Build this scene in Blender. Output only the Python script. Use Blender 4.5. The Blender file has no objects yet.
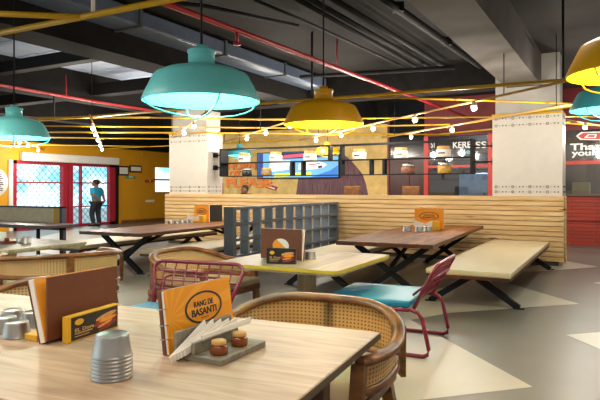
import bpy, bmesh, math, random
from mathutils import Vector, Matrix
random.seed(7)
PI = math.pi
SC = bpy.context.scene
COL = SC.collection
CAMH, F, HY = 1.45, 580.0, 188.0
TH = math.radians(29.0)
CS, SN = math.cos(TH), math.sin(TH)

# ------------------------------------------------------------------ measuring helpers
def B(u, v, z=0.0):                     # building axes (u along the slatted wall, v into the room) -> world
    return Vector((u*CS + v*SN, -u*SN + v*CS, z))
def uv_of(p): return (p.x*CS - p.y*SN, p.x*SN + p.y*CS)
def ray(px, py): return Vector(((px-300)/F, 1.0, (HY-py)/F))
def on_z(px, py, z): r = ray(px, py); t = (z-CAMH)/r.z; return Vector((0, 0, CAMH)) + r*t
def on_u(px, py, u): r = ray(px, py); t = u/(r.x*CS - SN); return Vector((0, 0, CAMH)) + r*t
def on_v(px, py, v): r = ray(px, py); t = v/(r.x*SN + CS); return Vector((0, 0, CAMH)) + r*t
def on_d(px, py, d): return Vector((0, 0, CAMH)) + ray(px, py)*d

# ------------------------------------------------------------------ materials
def lin(h):
    h = h.lstrip('#'); out = []
    for i in (0, 2, 4):
        c = int(h[i:i+2], 16)/255.0
        out.append(c/12.92 if c <= 0.04045 else ((c+0.055)/1.055)**2.4)
    return (out[0], out[1], out[2], 1.0)
MATS = {}
def base_mat(name):
    m = bpy.data.materials.new(name); m.use_nodes = True
    nt = m.node_tree; b = nt.nodes['Principled BSDF']; MATS[name] = m
    return m, nt, b
def plain(name, col, rough=0.6, metal=0.0, noise=0.08, nscale=6.0, bump=0.0, spec=.5):
    m, nt, b = base_mat(name)
    c = lin(col)
    b.inputs['Roughness'].default_value = rough; b.inputs['Metallic'].default_value = metal; b.inputs['Specular IOR Level'].default_value = spec
    tc = nt.nodes.new('ShaderNodeTexCoord'); n = nt.nodes.new('ShaderNodeTexNoise')
    n.inputs['Scale'].default_value = nscale; n.inputs['Detail'].default_value = 4
    nt.links.new(tc.outputs['Object'], n.inputs['Vector'])
    r = nt.nodes.new('ShaderNodeValToRGB')
    lo, hi = 1-noise, 1+noise
    r.color_ramp.elements[0].position = .3; r.color_ramp.elements[1].position = .7
    r.color_ramp.elements[0].color = (c[0]*lo, c[1]*lo, c[2]*lo, 1)
    r.color_ramp.elements[1].color = (min(1, c[0]*hi), min(1, c[1]*hi), min(1, c[2]*hi), 1)
    nt.links.new(n.outputs['Fac'], r.inputs['Fac']); nt.links.new(r.outputs['Color'], b.inputs['Base Color'])
    if bump:
        bp = nt.nodes.new('ShaderNodeBump'); bp.inputs['Strength'].default_value = bump
        nt.links.new(n.outputs['Fac'], bp.inputs['Height']); nt.links.new(bp.outputs['Normal'], b.inputs['Normal'])
    return m
def wood(name, c1, c2, stretch=(1, 12, 12), scale=1.6, rough=0.5, island=0.0, knots=None, planks=None):
    m, nt, b = base_mat(name); b.inputs['Roughness'].default_value = rough
    N, L = nt.nodes, nt.links
    tc = N.new('ShaderNodeTexCoord'); mp = N.new('ShaderNodeMapping'); mp.inputs['Scale'].default_value = stretch
    L.new(tc.outputs['Object'], mp.inputs['Vector'])
    geo = N.new('ShaderNodeNewGeometry')
    vec = mp.outputs['Vector']
    if island:
        mul = N.new('ShaderNodeMath'); mul.operation = 'MULTIPLY'; mul.inputs[1].default_value = 37.0
        L.new(geo.outputs['Random Per Island'], mul.inputs[0])
        add = N.new('ShaderNodeVectorMath'); add.operation = 'ADD'
        L.new(vec, add.inputs[0]); L.new(mul.outputs[0], add.inputs[1]); vec = add.outputs[0]
    n = N.new('ShaderNodeTexNoise'); n.inputs['Scale'].default_value = scale; n.inputs['Detail'].default_value = 6
    n.inputs['Distortion'].default_value = .6
    L.new(vec, n.inputs['Vector'])
    r = N.new('ShaderNodeValToRGB'); r.color_ramp.elements[0].position = .32; r.color_ramp.elements[1].position = .68
    r.color_ramp.elements[0].color = lin(c1); r.color_ramp.elements[1].color = lin(c2)
    L.new(n.outputs['Fac'], r.inputs['Fac']); out = r.outputs['Color']
    def tint(fac, lo, hi, col):
        mr = N.new('ShaderNodeMapRange'); mr.inputs['To Min'].default_value = lo; mr.inputs['To Max'].default_value = hi
        L.new(fac, mr.inputs['Value'])
        hs = N.new('ShaderNodeHueSaturation'); L.new(mr.outputs[0], hs.inputs['Value']); L.new(col, hs.inputs['Color'])
        return hs.outputs['Color']
    if island: out = tint(geo.outputs['Random Per Island'], 1-island, 1+island, out)
    if planks:                                             # boards side by side along local x or y
        axis, width = planks
        sp = N.new('ShaderNodeSeparateXYZ'); L.new(tc.outputs['Object'], sp.inputs[0])
        dv = N.new('ShaderNodeMath'); dv.operation = 'DIVIDE'; dv.inputs[1].default_value = width
        L.new(sp.outputs[axis], dv.inputs[0])
        fl = N.new('ShaderNodeMath'); fl.operation = 'FLOOR'; L.new(dv.outputs[0], fl.inputs[0])
        wn = N.new('ShaderNodeTexWhiteNoise'); wn.noise_dimensions = '1D'; L.new(fl.outputs[0], wn.inputs['W'])
        out = tint(wn.outputs['Value'], .82, 1.15, out)
    if knots:
        mp2 = N.new('ShaderNodeMapping'); mp2.inputs['Scale'].default_value = knots[1]; L.new(tc.outputs['Object'], mp2.inputs['Vector'])
        vo = N.new('ShaderNodeTexVoronoi'); vo.inputs['Scale'].default_value = 1.0; L.new(mp2.outputs[0], vo.inputs['Vector'])
        kr = N.new('ShaderNodeValToRGB'); kr.color_ramp.elements[0].position = .05; kr.color_ramp.elements[1].position = .13
        kr.color_ramp.elements[0].color = (1, 1, 1, 1); kr.color_ramp.elements[1].color = (0, 0, 0, 1)
        L.new(vo.outputs['Distance'], kr.inputs['Fac'])
        mx = N.new('ShaderNodeMix'); mx.data_type = 'RGBA'; L.new(kr.outputs['Color'], mx.inputs['Factor'])
        L.new(out, mx.inputs[6]); mx.inputs[7].default_value = lin(knots[0]); out = mx.outputs[2]
    L.new(out, b.inputs['Base Color'])
    return m
def emit(name, col, strength):
    m, nt, b = base_mat(name)
    b.inputs['Base Color'].default_value = lin(col); b.inputs['Emission Color'].default_value = lin(col)
    b.inputs['Emission Strength'].default_value = strength
    return m
def glassy(name, tint, transp=.85, rough=.05):
    m, nt, b = base_mat(name); N, L = nt.nodes, nt.links
    tr = N.new('ShaderNodeBsdfTransparent'); tr.inputs['Color'].default_value = lin(tint)
    N.remove(b); b = N.new('ShaderNodeBsdfGlossy'); b.inputs['Roughness'].default_value = rough
    mx = N.new('ShaderNodeMixShader'); mx.inputs[0].default_value = 1-transp
    L.new(tr.outputs[0], mx.inputs[1]); L.new(b.outputs[0], mx.inputs[2]); L.new(mx.outputs[0], N['Material Output'].inputs['Surface'])
    return m
def cane_mat(name, n_u=1.0):
    m, nt, b = base_mat(name); N, L = nt.nodes, nt.links; b.inputs['Roughness'].default_value = .6
    tc = N.new('ShaderNodeTexCoord'); sp = N.new('ShaderNodeSeparateXYZ'); L.new(tc.outputs['UV'], sp.inputs[0])
    def wav(o, k):
        a = N.new('ShaderNodeMath'); a.operation = 'MULTIPLY'; a.inputs[1].default_value = k; L.new(o, a.inputs[0])
        s = N.new('ShaderNodeMath'); s.operation = 'SINE'; L.new(a.outputs[0], s.inputs[0]); return s.outputs[0]
    p = N.new('ShaderNodeMath'); p.operation = 'ADD'; L.new(wav(sp.outputs[0], 2*PI/.026), p.inputs[0]); L.new(wav(sp.outputs[1], 2*PI/.022), p.inputs[1])
    r = N.new('ShaderNodeValToRGB'); e = r.color_ramp.elements
    e[0].position = .55; e[0].color = lin('#e4c896'); e[1].position = .95; e[1].color = lin('#8a6236')
    mr = N.new('ShaderNodeMapRange'); mr.inputs['From Min'].default_value = -2; mr.inputs['From Max'].default_value = 2; L.new(p.outputs[0], mr.inputs['Value'])
    L.new(mr.outputs[0], r.inputs['Fac'])
    n = N.new('ShaderNodeTexNoise'); n.inputs['Scale'].default_value = 3; L.new(tc.outputs['UV'], n.inputs['Vector'])
    hs = N.new('ShaderNodeHueSaturation'); m2 = N.new('ShaderNodeMapRange'); m2.inputs['To Min'].default_value = .8; m2.inputs['To Max'].default_value = 1.2
    L.new(n.outputs['Fac'], m2.inputs['Value']); L.new(m2.outputs[0], hs.inputs['Value']); L.new(r.outputs[0], hs.inputs['Color'])
    L.new(hs.outputs[0], b.inputs['Base Color'])
    bp = N.new('ShaderNodeBump'); bp.inputs['Strength'].default_value = .4; bp.invert = True; L.new(mr.outputs[0], bp.inputs['Height']); L.new(bp.outputs[0], b.inputs['Normal'])
    return m
def rays_mat(name, c1, c2, cx, cz):
    m, nt, b = base_mat(name); N, L = nt.nodes, nt.links; b.inputs['Roughness'].default_value = .35
    tc = N.new('ShaderNodeTexCoord'); sp = N.new('ShaderNodeSeparateXYZ'); L.new(tc.outputs['Object'], sp.inputs[0])
    def sub(o, k):
        a = N.new('ShaderNodeMath'); a.operation = 'SUBTRACT'; a.inputs[1].default_value = k; L.new(o, a.inputs[0]); return a.outputs[0]
    at = N.new('ShaderNodeMath'); at.operation = 'ARCTAN2'; L.new(sub(sp.outputs[2], cz), at.inputs[0]); L.new(sub(sp.outputs[0], cx), at.inputs[1])
    mu = N.new('ShaderNodeMath'); mu.operation = 'MULTIPLY'; mu.inputs[1].default_value = 16; L.new(at.outputs[0], mu.inputs[0])
    si = N.new('ShaderNodeMath'); si.operation = 'SINE'; L.new(mu.outputs[0], si.inputs[0])
    r = N.new('ShaderNodeValToRGB'); e = r.color_ramp.elements; e[0].position = .35; e[1].position = .65; e[0].color = lin(c1); e[1].color = lin(c2)
    L.new(si.outputs[0], r.inputs['Fac']); L.new(r.outputs[0], b.inputs['Base Color'])
    return m

M = {}
M['floor_dark'] = plain('floor_dark', '#6b645b', .36, noise=.10, nscale=1.3)
M['floor_light'] = plain('floor_light', '#bbb2a1', .34, noise=.06, nscale=1.5)
M['pine'] = wood('pine_slats', '#cda46a', '#e6c692', (1.2, 14, 14), 1.5, .55, island=.10, knots=('#6b4420', (.9, 5, 5.5)))
M['skirt'] = plain('skirting_grey', '#4a453e', .6)
M['yellow_wall'] = plain('yellow_wall', '#d99a10', .6, noise=.05, nscale=.6)
M['ceil_dark'] = plain('ceiling_dark', '#262423', .8, noise=.35, nscale=.9, spec=.15)
M['ceil_light'] = plain('ceiling_pale', '#c0d0e8', .45, noise=.10, nscale=.7)  # bluish daylight tint put into the sheet colour
M['ceil_mid'] = plain('ceiling_mid', '#35322f', .8, noise=.3, nscale=.8, spec=.15)
M['beam_dark'] = plain('beam_dark', '#1e1c1b', .8, noise=.15, spec=.1)
M['beam_grey'] = plain('beam_grey', '#66615c', .8, noise=.15, nscale=2, spec=.1)
M['duct'] = plain('duct_grey', '#5d6b80', .4, noise=.1)
M['black'] = plain('black_metal', '#141517', .65, noise=.05, spec=.25)
M['conduit'] = plain('conduit_black', '#202023', .7, noise=.1, spec=.25)
M['red_pipe'] = plain('red_pipe', '#b01c24', .35, noise=.05)
M['yellow_pipe'] = plain('yellow_pipe', '#cfa00e', .4, noise=.05)
M['column'] = plain('column_panel', '#cdc6ba', .6, noise=.03)
M['concrete'] = plain('concrete_pale', '#b3aea6', .8, noise=.12, nscale=3, bump=.1)
M['pattern'] = plain('pattern_black', '#2c2a2a', .6)
M['mural'] = plain('mural_plaster', '#d9ba77', .8, noise=.16, nscale=5)
M['mural_dark'] = wood('mural_mauve', '#54394a', '#7d6068', (14, 14, 1.2), 2.5, .8)
M['mural_blue'] = plain('mural_blue', '#5b9fd0', .7)
M['mural_red'] = plain('mural_red', '#a8323c', .7)
M['letters_orange'] = plain('letters_orange', '#f28c3c', .6, noise=.12, nscale=8)
M['letters_brown'] = plain('letters_outline', '#8a5a32', .7)
M['maroon'] = plain('maroon_wall', '#6a1218', .45, noise=.08)
M['maroon_dark'] = plain('maroon_panel', '#3c0d10', .35, noise=.1)
M['black_gloss'] = plain('black_gloss', '#14161a', .15)
M['red_frame'] = plain('red_frame', '#c63a2c', .45, noise=.05)
M['white_letters'] = plain('white_letters', '#f4f4f2', .5, noise=.01)
M['cyan_letters'] = plain('cyan_letters', '#6fc4de', .5)
M['ink'] = plain('dark_ink', '#1d2430', .5, noise=.02)
M['glass_dark'] = glassy('glass_dark', '#d5dfe6', .90)
M['glass_clear'] = glassy('glass_clear', '#f4fcff', .96)
M['teal'] = plain('teal_enamel', '#78dedf', .4, noise=.05)
M['teal_in'] = plain('teal_inside', '#4fe8ea', .5, noise=.01)
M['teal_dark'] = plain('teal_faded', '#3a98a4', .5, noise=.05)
M['yel'] = plain('yellow_enamel', '#f0ae12', .4, noise=.06)
M['yel_in'] = plain('yellow_inside', '#ffe00a', .5, noise=.01)
M['bulb'] = emit('bulb_white', '#fff4e0', 26.0)
M['bulb_soft'] = emit('bulb_soft', '#fff4e0', 6.0)
M['white_metal'] = plain('white_metal', '#ece8de', .45, noise=.03)
M['table_beige'] = wood('table_beige', '#a3876c', '#c3a88c', (1.0, 9, 9), 2.2, .42)
M['table_pale'] = wood('table_pale', '#867b67', '#a49882', (10, 1.0, 9), 1.6, .42, planks=(0, .19))
M['edge_yellow'] = plain('edge_yellow', '#cfb52a', .5)
M['edge_dark'] = plain('edge_brown', '#5c4630', .5)
M['walnut'] = wood('table_walnut', '#52300f', '#9c5f2c', (9, 1.0, 9), 1.8, .5, planks=(0, .15))
M['walnut_edge'] = wood('walnut_edge', '#2f170b', '#6b3817', (2, 2, 2), 2.5, .45)
M['leg_wood'] = wood('leg_wood', '#4a2d1a', '#6e4628', (8, 8, 1), 2, .5)
M['post_pale'] = wood('post_pale', '#9a8a68', '#b8a884', (8, 8, 1), 2, .6)
M['chair_wood'] = wood('chair_wood', '#5c3418', '#96622f', (3, 3, 6), 2.5, .38)
M['cane'] = cane_mat('woven_cane')
M['cream'] = plain('cream_leather', '#d0bd95', .5, noise=.04, nscale=3)
M['blue_seat'] = plain('blue_leather', '#1583a8', .4, noise=.08, nscale=3)
M['red_chair'] = plain('maroon_tube', '#74102c', .3, noise=.04)
M['lattice'] = plain('lattice_grey', '#53595e', .5, noise=.06)
M['lattice_lt'] = plain('lattice_board', '#8a94a0', .5, noise=.06)
M['steel'] = plain('brushed_steel', '#a9a6a1', .40, 1.0, noise=.05, nscale=20)
M['brown_cover'] = plain('menu_brown', '#6b3a1e', .55, noise=.10, nscale=14)
M['orange_page'] = rays_mat('menu_orange', '#ee9a14', '#f5a829', .02, .15)
M['orange'] = plain('plain_orange', '#f0981a', .5, noise=.03)
M['paper'] = plain('white_paper', '#efeae0', .7, noise=.02)
M['grey_wood'] = wood('holder_grey', '#6f685a', '#8e8674', (2, 10, 10), 3, .6)
M['yellow_wood'] = plain('stand_yellow', '#e2ac1c', .5, noise=.05)
M['card_black'] = plain('card_black', '#22201f', .4)
M['food_red'] = plain('food_red', '#9a3018', .5, noise=.3, nscale=30)
M['food_tan'] = plain('food_tan', '#d89a54', .5, noise=.2, nscale=30)
M['jar_brown'] = plain('jar_sauce', '#7a3d12', .15, noise=.2, nscale=25)
M['lid_wood'] = plain('lid_pale', '#c79a58', .6, noise=.06)
M['ceramic'] = plain('ceramic_white', '#dcd6c8', .4, noise=.03)
M['jar_black'] = plain('jar_dark', '#2a2826', .3, noise=.3, nscale=20)
M['jar_tan'] = plain('jar_tan', '#8f744c', .4, noise=.3, nscale=20)
M['jar_nuts'] = plain('jar_nuts', '#7a4a34', .5, noise=.5, nscale=28)
M['jar_gold'] = plain('jar_gold', '#b88c34', .5, noise=.5, nscale=28)
M['skin'] = plain('skin', '#8a5b42', .5, noise=.03)
M['hair'] = plain('hair_black', '#15110f', .5)
M['shirt'] = plain('shirt_cyan', '#1f9fc8', .8, noise=.08, nscale=10)
M['trousers'] = plain('trousers_dark', '#20242e', .8)
M['black_cloth'] = plain('black_cloth', '#17171b', .8)
M['brick'] = None
def brick_mat():
    m, nt, b = base_mat('red_brick'); N, L = nt.nodes, nt.links; b.inputs['Roughness'].default_value = .6
    tc = N.new('ShaderNodeTexCoord'); mp = N.new('ShaderNodeMapping'); mp.inputs['Rotation'].default_value = (PI/2, 0, 0)
    L.new(tc.outputs['Object'], mp.inputs['Vector'])
    br = N.new('ShaderNodeTexBrick'); br.inputs['Scale'].default_value = 1.0
    br.inputs['Color1'].default_value = lin('#a83a26'); br.inputs['Color2'].default_value = lin('#943020'); br.inputs['Mortar'].default_value = lin('#6c1810')
    br.inputs['Brick Width'].default_value = 1.1; br.inputs['Row Height'].default_value = .09; br.inputs['Mortar Size'].default_value = .007
    L.new(mp.outputs[0], br.inputs['Vector']); L.new(br.outputs['Color'], b.inputs['Base Color'])
    bp = N.new('ShaderNodeBump'); bp.inputs['Strength'].default_value = .5; bp.invert = True; L.new(br.outputs['Fac'], bp.inputs['Height']); L.new(bp.outputs[0], b.inputs['Normal'])
    return m
M['brick'] = brick_mat()
for k_, v_ in (('walnut', .18), ('table_pale', .25), ('table_beige', .3), ('floor_dark', .3), ('floor_light', .3), ('pine', .25)):
    M[k_].node_tree.nodes['Principled BSDF'].inputs['Specular IOR Level'].default_value = v_

# ------------------------------------------------------------------ mesh helpers
class MB:
    def __init__(s): s.bm = bmesh.new(); s.uv = None
    def _faces(s, vs, fs, mi=0, smooth=False):
        out = []
        for f in fs:
            try: fc = s.bm.faces.new([vs[i] for i in f])
            except ValueError: continue
            fc.material_index = mi; fc.smooth = smooth; out.append(fc)
        return out
    def box(s, c, d, rot=None, mi=0, taper=None):
        c = Vector(c); hx, hy, hz = d[0]/2, d[1]/2, d[2]/2
        R = rot if rot is not None else Matrix.Identity(3)
        vs = []
        for z in (-1, 1):
            k = 1 if (taper is None or z > 0) else taper
            for x, y in ((-1, -1), (1, -1), (1, 1), (-1, 1)):
                vs.append(s.bm.verts.new(c + R @ Vector((x*hx*k, y*hy*k, z*hz))))
        s._faces(vs, [(3, 2, 1, 0), (4, 5, 6, 7), (0, 1, 5, 4), (1, 2, 6, 5), (2, 3, 7, 6), (3, 0, 4, 7)], mi)
        return s
    def b2(s, p0, p1, mi=0):
        p0, p1 = Vector(p0), Vector(p1)
        return s.box((p0+p1)/2, (abs(p1.x-p0.x), abs(p1.y-p0.y), abs(p1.z-p0.z)), mi=mi)
    def bar(s, a, b, w, t, up=(0, 0, 1), mi=0):
        a, b = Vector(a), Vector(b); d = b-a; L = d.length; z = d.normalized()
        u = Vector(up); x = u.cross(z)
        if x.length < 1e-4: x = Vector((1, 0, 0))
        x.normalize(); y = z.cross(x)
        R = Matrix((x, y, z)).transposed()
        return s.box((a+b)/2, (w, t, L), R, mi)
    def tube(s, pts, r, n=8, closed=False, mi=0, flat=1.0):
        pts = [Vector(p) for p in pts]; N = len(pts); rings = []
        rs = r if isinstance(r, (list, tuple)) else [r]*N
        prev = None
        for i, p in enumerate(pts):
            if closed: t = (pts[(i+1) % N]-pts[i-1])
            else: t = pts[min(i+1, N-1)]-pts[max(i-1, 0)]
            t.normalize()
            ref = Vector((0, 0, 1)) if abs(t.z) < .95 else (prev if prev is not None else Vector((0, 1, 0)))
            x = ref.cross(t)
            if x.length < 1e-5: x = Vector((1, 0, 0))
            x.normalize(); y = t.cross(x); prev = y.copy() if abs(t.z) < .95 else ref
            rings.append([s.bm.verts.new(p + (x*math.cos(2*PI*k/n) + y*math.sin(2*PI*k/n)*flat)*rs[i]) for k in range(n)])
        m = N if closed else N-1
        for i in range(m):
            a, b = rings[i], rings[(i+1) % N]
            for k in range(n):
                f = s.bm.faces.new((a[k], a[(k+1) % n], b[(k+1) % n], b[k])); f.smooth = True; f.material_index = mi
        if not closed:
            f = s.bm.faces.new(list(reversed(rings[0]))); f.material_index = mi
            f = s.bm.faces.new(rings[-1]); f.material_index = mi
        return s
    def lathe(s, prof, c=(0, 0, 0), n=32, mi=0, smooth=True):
        c = Vector(c); rings = []
        for r, z in prof:
            if r < 1e-5: rings.append([s.bm.verts.new(c+Vector((0, 0, z)))])
            else: rings.append([s.bm.verts.new(c+Vector((r*math.cos(2*PI*k/n), r*math.sin(2*PI*k/n), z))) for k in range(n)])
        for a, b in zip(rings, rings[1:]):
            for k in range(n):
                k2 = (k+1) % n
                if len(a) == 1 and len(b) == 1: continue
                if len(a) == 1: vs = (a[0], b[k2], b[k])
                elif len(b) == 1: vs = (a[k], a[k2], b[0])
                else: vs = (a[k], a[k2], b[k2], b[k])
                f = s.bm.faces.new(vs); f.smooth = smooth; f.material_index = mi
        return s
    def prism(s, poly, z0, z1, mi=0, side_mi=None):          # polygon in xy, counter-clockwise
        lo = [s.bm.verts.new((x, y, z0)) for x, y in poly]; hi = [s.bm.verts.new((x, y, z1)) for x, y in poly]
        n = len(poly); sm = mi if side_mi is None else side_mi
        f = s.bm.faces.new(hi); f.material_index = mi
        f = s.bm.faces.new(list(reversed(lo))); f.material_index = mi
        for i in range(n):
            f = s.bm.faces.new((lo[i], lo[(i+1) % n], hi[(i+1) % n], hi[i])); f.material_index = sm
        return s
    def plate(s, poly, y0, y1, mi=0):                          # polygon in xz (counter-clockwise seen from -y), thickness along y
        a = [s.bm.verts.new((x, y0, z)) for x, z in poly]; b = [s.bm.verts.new((x, y1, z)) for x, z in poly]
        n = len(poly)
        f = s.bm.faces.new(a); f.material_index = mi
        f = s.bm.faces.new(list(reversed(b))); f.material_index = mi
        for i in range(n):
            f = s.bm.faces.new((b[i], b[(i+1) % n], a[(i+1) % n], a[i])); f.material_index = mi
        return s
    def ball(s, c, r, sc=(1, 1, 1), n=12, mi=0):
        m = Matrix.Translation(Vector(c)) @ Matrix.Diagonal((r*sc[0], r*sc[1], r*sc[2], 1))
        g = bmesh.ops.create_uvsphere(s.bm, u_segments=n, v_segments=max(6, n//2+2), radius=1, matrix=m)
        for v in g['verts']:
            for f in v.link_faces: f.smooth = True; f.material_index = mi
        return s
    def mesh(s, me, mat=None):
        s.bm.from_mesh(me) if mat is None else None
        if mat is not None:
            me = me.copy(); me.transform(mat); s.bm.from_mesh(me); bpy.data.meshes.remove(me)
        return s
    def xf(s, mat): bmesh.ops.transform(s.bm, matrix=mat, verts=s.bm.verts); return s
    def bevel(s, w, seg=2):
        bmesh.ops.bevel(s.bm, geom=list(s.bm.edges), offset=w, segments=seg, profile=.6, affect='EDGES', clamp_overlap=True)
        return s
    def build(s, name, mats, parent=None, loc=None, rot=0):
        bmesh.ops.recalc_face_normals(s.bm, faces=s.bm.faces)
        me = bpy.data.meshes.new(name); s.bm.to_mesh(me); s.bm.free()
        if not isinstance(mats, (list, tuple)): mats = [mats]
        for m in mats: me.materials.append(m)
        o = bpy.data.objects.new(name, me); COL.objects.link(o)
        if parent is not None: o.parent = parent
        if loc is not None: o.location = loc
        o.rotation_euler.z = rot
        return o
def tag(o, label, cat, group=None):
    o['label'] = label; o['category'] = cat
    if group: o['group'] = group
    return o
def thing(name, label, cat, loc=(0, 0, 0), rot=0, group=None):
    o = bpy.data.objects.new(name, None); COL.objects.link(o); o.empty_display_size = .1
    o.location = loc; o.rotation_euler.z = rot
    return tag(o, label, cat, group)
def struct(o): o['kind'] = 'structure'; return o
def children(o): return [c for c in COL.objects if c.parent == o]
def dup(root, loc, rot, label, group=None, scale=None):
    r = root.copy(); COL.objects.link(r); r.location = loc; r.rotation_euler.z = rot; r['label'] = label
    if group: r['group'] = group
    if scale: r.scale = scale
    for ch in children(root):
        c = ch.copy(); COL.objects.link(c); c.parent = r
        for g in children(ch):
            d = g.copy(); COL.objects.link(d); d.parent = c
    return r
BROT = -TH                                     # z rotation of building-aligned objects
def bstruct(name, boxes, mat):                 # structure of boxes given in building axes
    mb = MB()
    for p0, p1 in boxes: mb.b2(p0, p1)
    return struct(mb.build(name, mat, rot=BROT))
def text_mesh(txt, w, h, depth=.004, bold=0.0, shear=0.0):
    cu = bpy.data.curves.new('t', 'FONT'); cu.body = txt; cu.extrude = .02; cu.offset = bold; cu.shear = shear
    o = bpy.data.objects.new('t', cu); COL.objects.link(o)
    dg = bpy.context.evaluated_depsgraph_get(); me = bpy.data.meshes.new_from_object(o.evaluated_get(dg))
    bpy.data.objects.remove(o); bpy.data.curves.remove(cu)
    xs = [v.co.x for v in me.vertices]; ys = [v.co.y for v in me.vertices]
    x0, x1, y0, y1 = min(xs), max(xs), min(ys), max(ys)
    for v in me.vertices:                      # text in local xz plane, front towards -y, centred
        x = ((v.co.x-x0)/(x1-x0)-.5)*w; z = ((v.co.y-y0)/(y1-y0)-.5)*h; y = -v.co.z/.02*depth/2
        v.co = (x, y, z)
    return me
def rounded_rect(w, h, r, n=5):
    pts = []
    for cx, cy, a0 in ((w/2-r, h/2-r, 0), (-w/2+r, h/2-r, 90), (-w/2+r, -h/2+r, 180), (w/2-r, -h/2+r, 270)):
        for i in range(n+1):
            a = math.radians(a0+90*i/n); pts.append((cx+r*math.cos(a), cy+r*math.sin(a)))
    return pts
def face_rot(fx, fy): return math.atan2(-fx, fy)   # rotation turning local +y to (fx,fy)

# ------------------------------------------------------------------ setting
mb = MB()
P = [B(-18, -4), B(9, -4), B(9, 22.5), B(-18, 22.5)]
vs = [mb.bm.verts.new((p.x, p.y, 0)) for p in P]; mb._faces(vs, [(0, 1, 2, 3)], 0)
lo = [mb.bm.verts.new((p.x, p.y, -.1)) for p in P]; mb._faces(lo, [(3, 2, 1, 0)], 0)
for i in range(4):
    mb.bm.faces.new((lo[i], lo[(i+1) % 4], vs[(i+1) % 4], vs[i]))
FZ = [0]
def fpoly(pts):
    FZ[0] += .0006
    v = [mb.bm.verts.new((p.x, p.y, .001+FZ[0])) for p in pts]; f = mb.bm.faces.new(v); f.material_index = 1
tri = [[(396, 312), (532.5, 387), (420, 400), (330, 408), (330, 330)],
       [(566, 335), (640, 329), (640, 366)],
       [(486, 277), (579, 304), (450, 313), (400, 322), (395, 300)],
       [(519, 270), (562, 260.5), (599, 267), (541, 271.5), (519, 272)],
       [(593, 283), (640, 276), (640, 292)],
       [(30, 470), (190, 330), (330, 420), (300, 500)],
       [(-60, 300), (120, 262), (160, 300), (60, 330)],  # left-hand patches: window reflection painted in as paler floor
       [(100, 285), (190, 262), (230, 300), (150, 312)],
       [(0, 246), (90, 226), (150, 238), (60, 256)],
       [(150, 262), (215, 250), (226, 258), (165, 282)]]
for t in tri: fpoly([on_z(x, y, 0) for x, y in t])
struct(mb.build('floor', [M['floor_dark'], M['floor_light']]))
bstruct('floor_outside', [((-40, -6, -.12), (-18, 30, -.02))], plain('pavement', '#c9d4da', .7))

# left wall with door and window openings
D0, D1, DZ = 12.4, 17.07, 2.40
W0, W1 = 19.2, 20.7
bstruct('wall_left', [((-18.2, 4, 0), (-18, D0, 3.05)), ((-18.2, D0, DZ), (-18, D1, 3.05)), ((-18.2, D1, 0), (-18, W0, 3.05)),
                      ((-18.2, W0, 0), (-18, W1, 1.23)), ((-18.2, W0, 2.42), (-18, W1, 3.05)), ((-18.2, W1, 0), (-18, 22, 3.05))], M['yellow_wall'])
bstruct('wall_left_header', [((-18.2, 4, 3.05), (-17.6, 22, 4.0))], M['beam_dark'])
bstruct('wall_far', [((-18, 22, 0), (-9, 22.2, 4.0))], M['yellow_wall'])
bstruct('baseboard_left', [((-18, 17.3, 0), (-17.97, 22, .12))], M['chair_wood'])
# ceiling
bstruct('ceiling', [((-6.9, -4, 4.0), (-1.6, 22.5, 4.15))], M['ceil_dark'])
bstruct('ceiling_right', [((-1.6, -4, 4.0), (9, 22.5, 4.15))], M['ceil_mid'])
mb = MB(); mb.b2((-18.2, -4, 4.02), (-6.9, 22.5, 4.15))
v = -4.0
while v < 22: mb.b2((-18, v, 3.985), (-6.9, v+.82, 4.02)); v += .86
struct(mb.build('ceiling_left', M['ceil_light'], rot=BROT))
bstruct('trim_1', [((-1.95, -4, 3.4), (-1.33, 16.3, 4.0))], M['beam_grey'])
bstruct('trim_2', [((-7.0, -4, 3.4), (-6.4, 20, 4.0))], M['beam_dark'])
bstruct('trim_3', [((-10.9, -4, 3.4), (-10.3, 22, 4.0))], M['beam_dark'])
bstruct('trim_4', [((-10.3, 11.95, 3.45), (-1.95, 12.4, 4.0))], M['beam_dark'])
bstruct('trim_5', [((-18, 9.0, 3.5), (-7, 9.3, 3.75))], M['beam_dark'])
bstruct('trim_6', [((-10.3, 6.6, 3.55), (-7, 6.8, 3.75))], M['conduit'])
bstruct('trim_7', [((-14.6, -4, 3.4), (-14.1, 22, 4.0))], M['beam_dark'])
bstruct('trim_8', [((-18, 15.5, 3.4), (-7, 15.9, 4.0))], M['beam_dark'])

# ------------------------------------------------------------------ slatted partition and columns
WV, WR, WL = 11.67, -.90, -10.55
mb = MB()
nz = 13; z0, z1 = .08, 1.30; ph = (z1-z0)/nz
for i in range(nz):
    zc = z0+ph*(i+.5)
    cut = WL + random.uniform(3, 6.5)
    for a, b_ in ((WL, cut-.003), (cut+.003, WR)):
        mb.box(((a+b_)/2, WV+.03, zc), (b_-a, .06, ph-.015))
mb.b2((WL, WV+.055, .06), (WR, WV+.13, 1.295))
mb.b2((WR-.02, WV+.0, .06), (WR+.01, WV+.13, 1.30))
pw = struct(mb.build('wall_slatted', M['pine'], rot=BROT))
bstruct('baseboard_slatted', [((WL+.1, WV+.03, 0), (WR-.12, WV+.12, .10))], M['skirt'])

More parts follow.
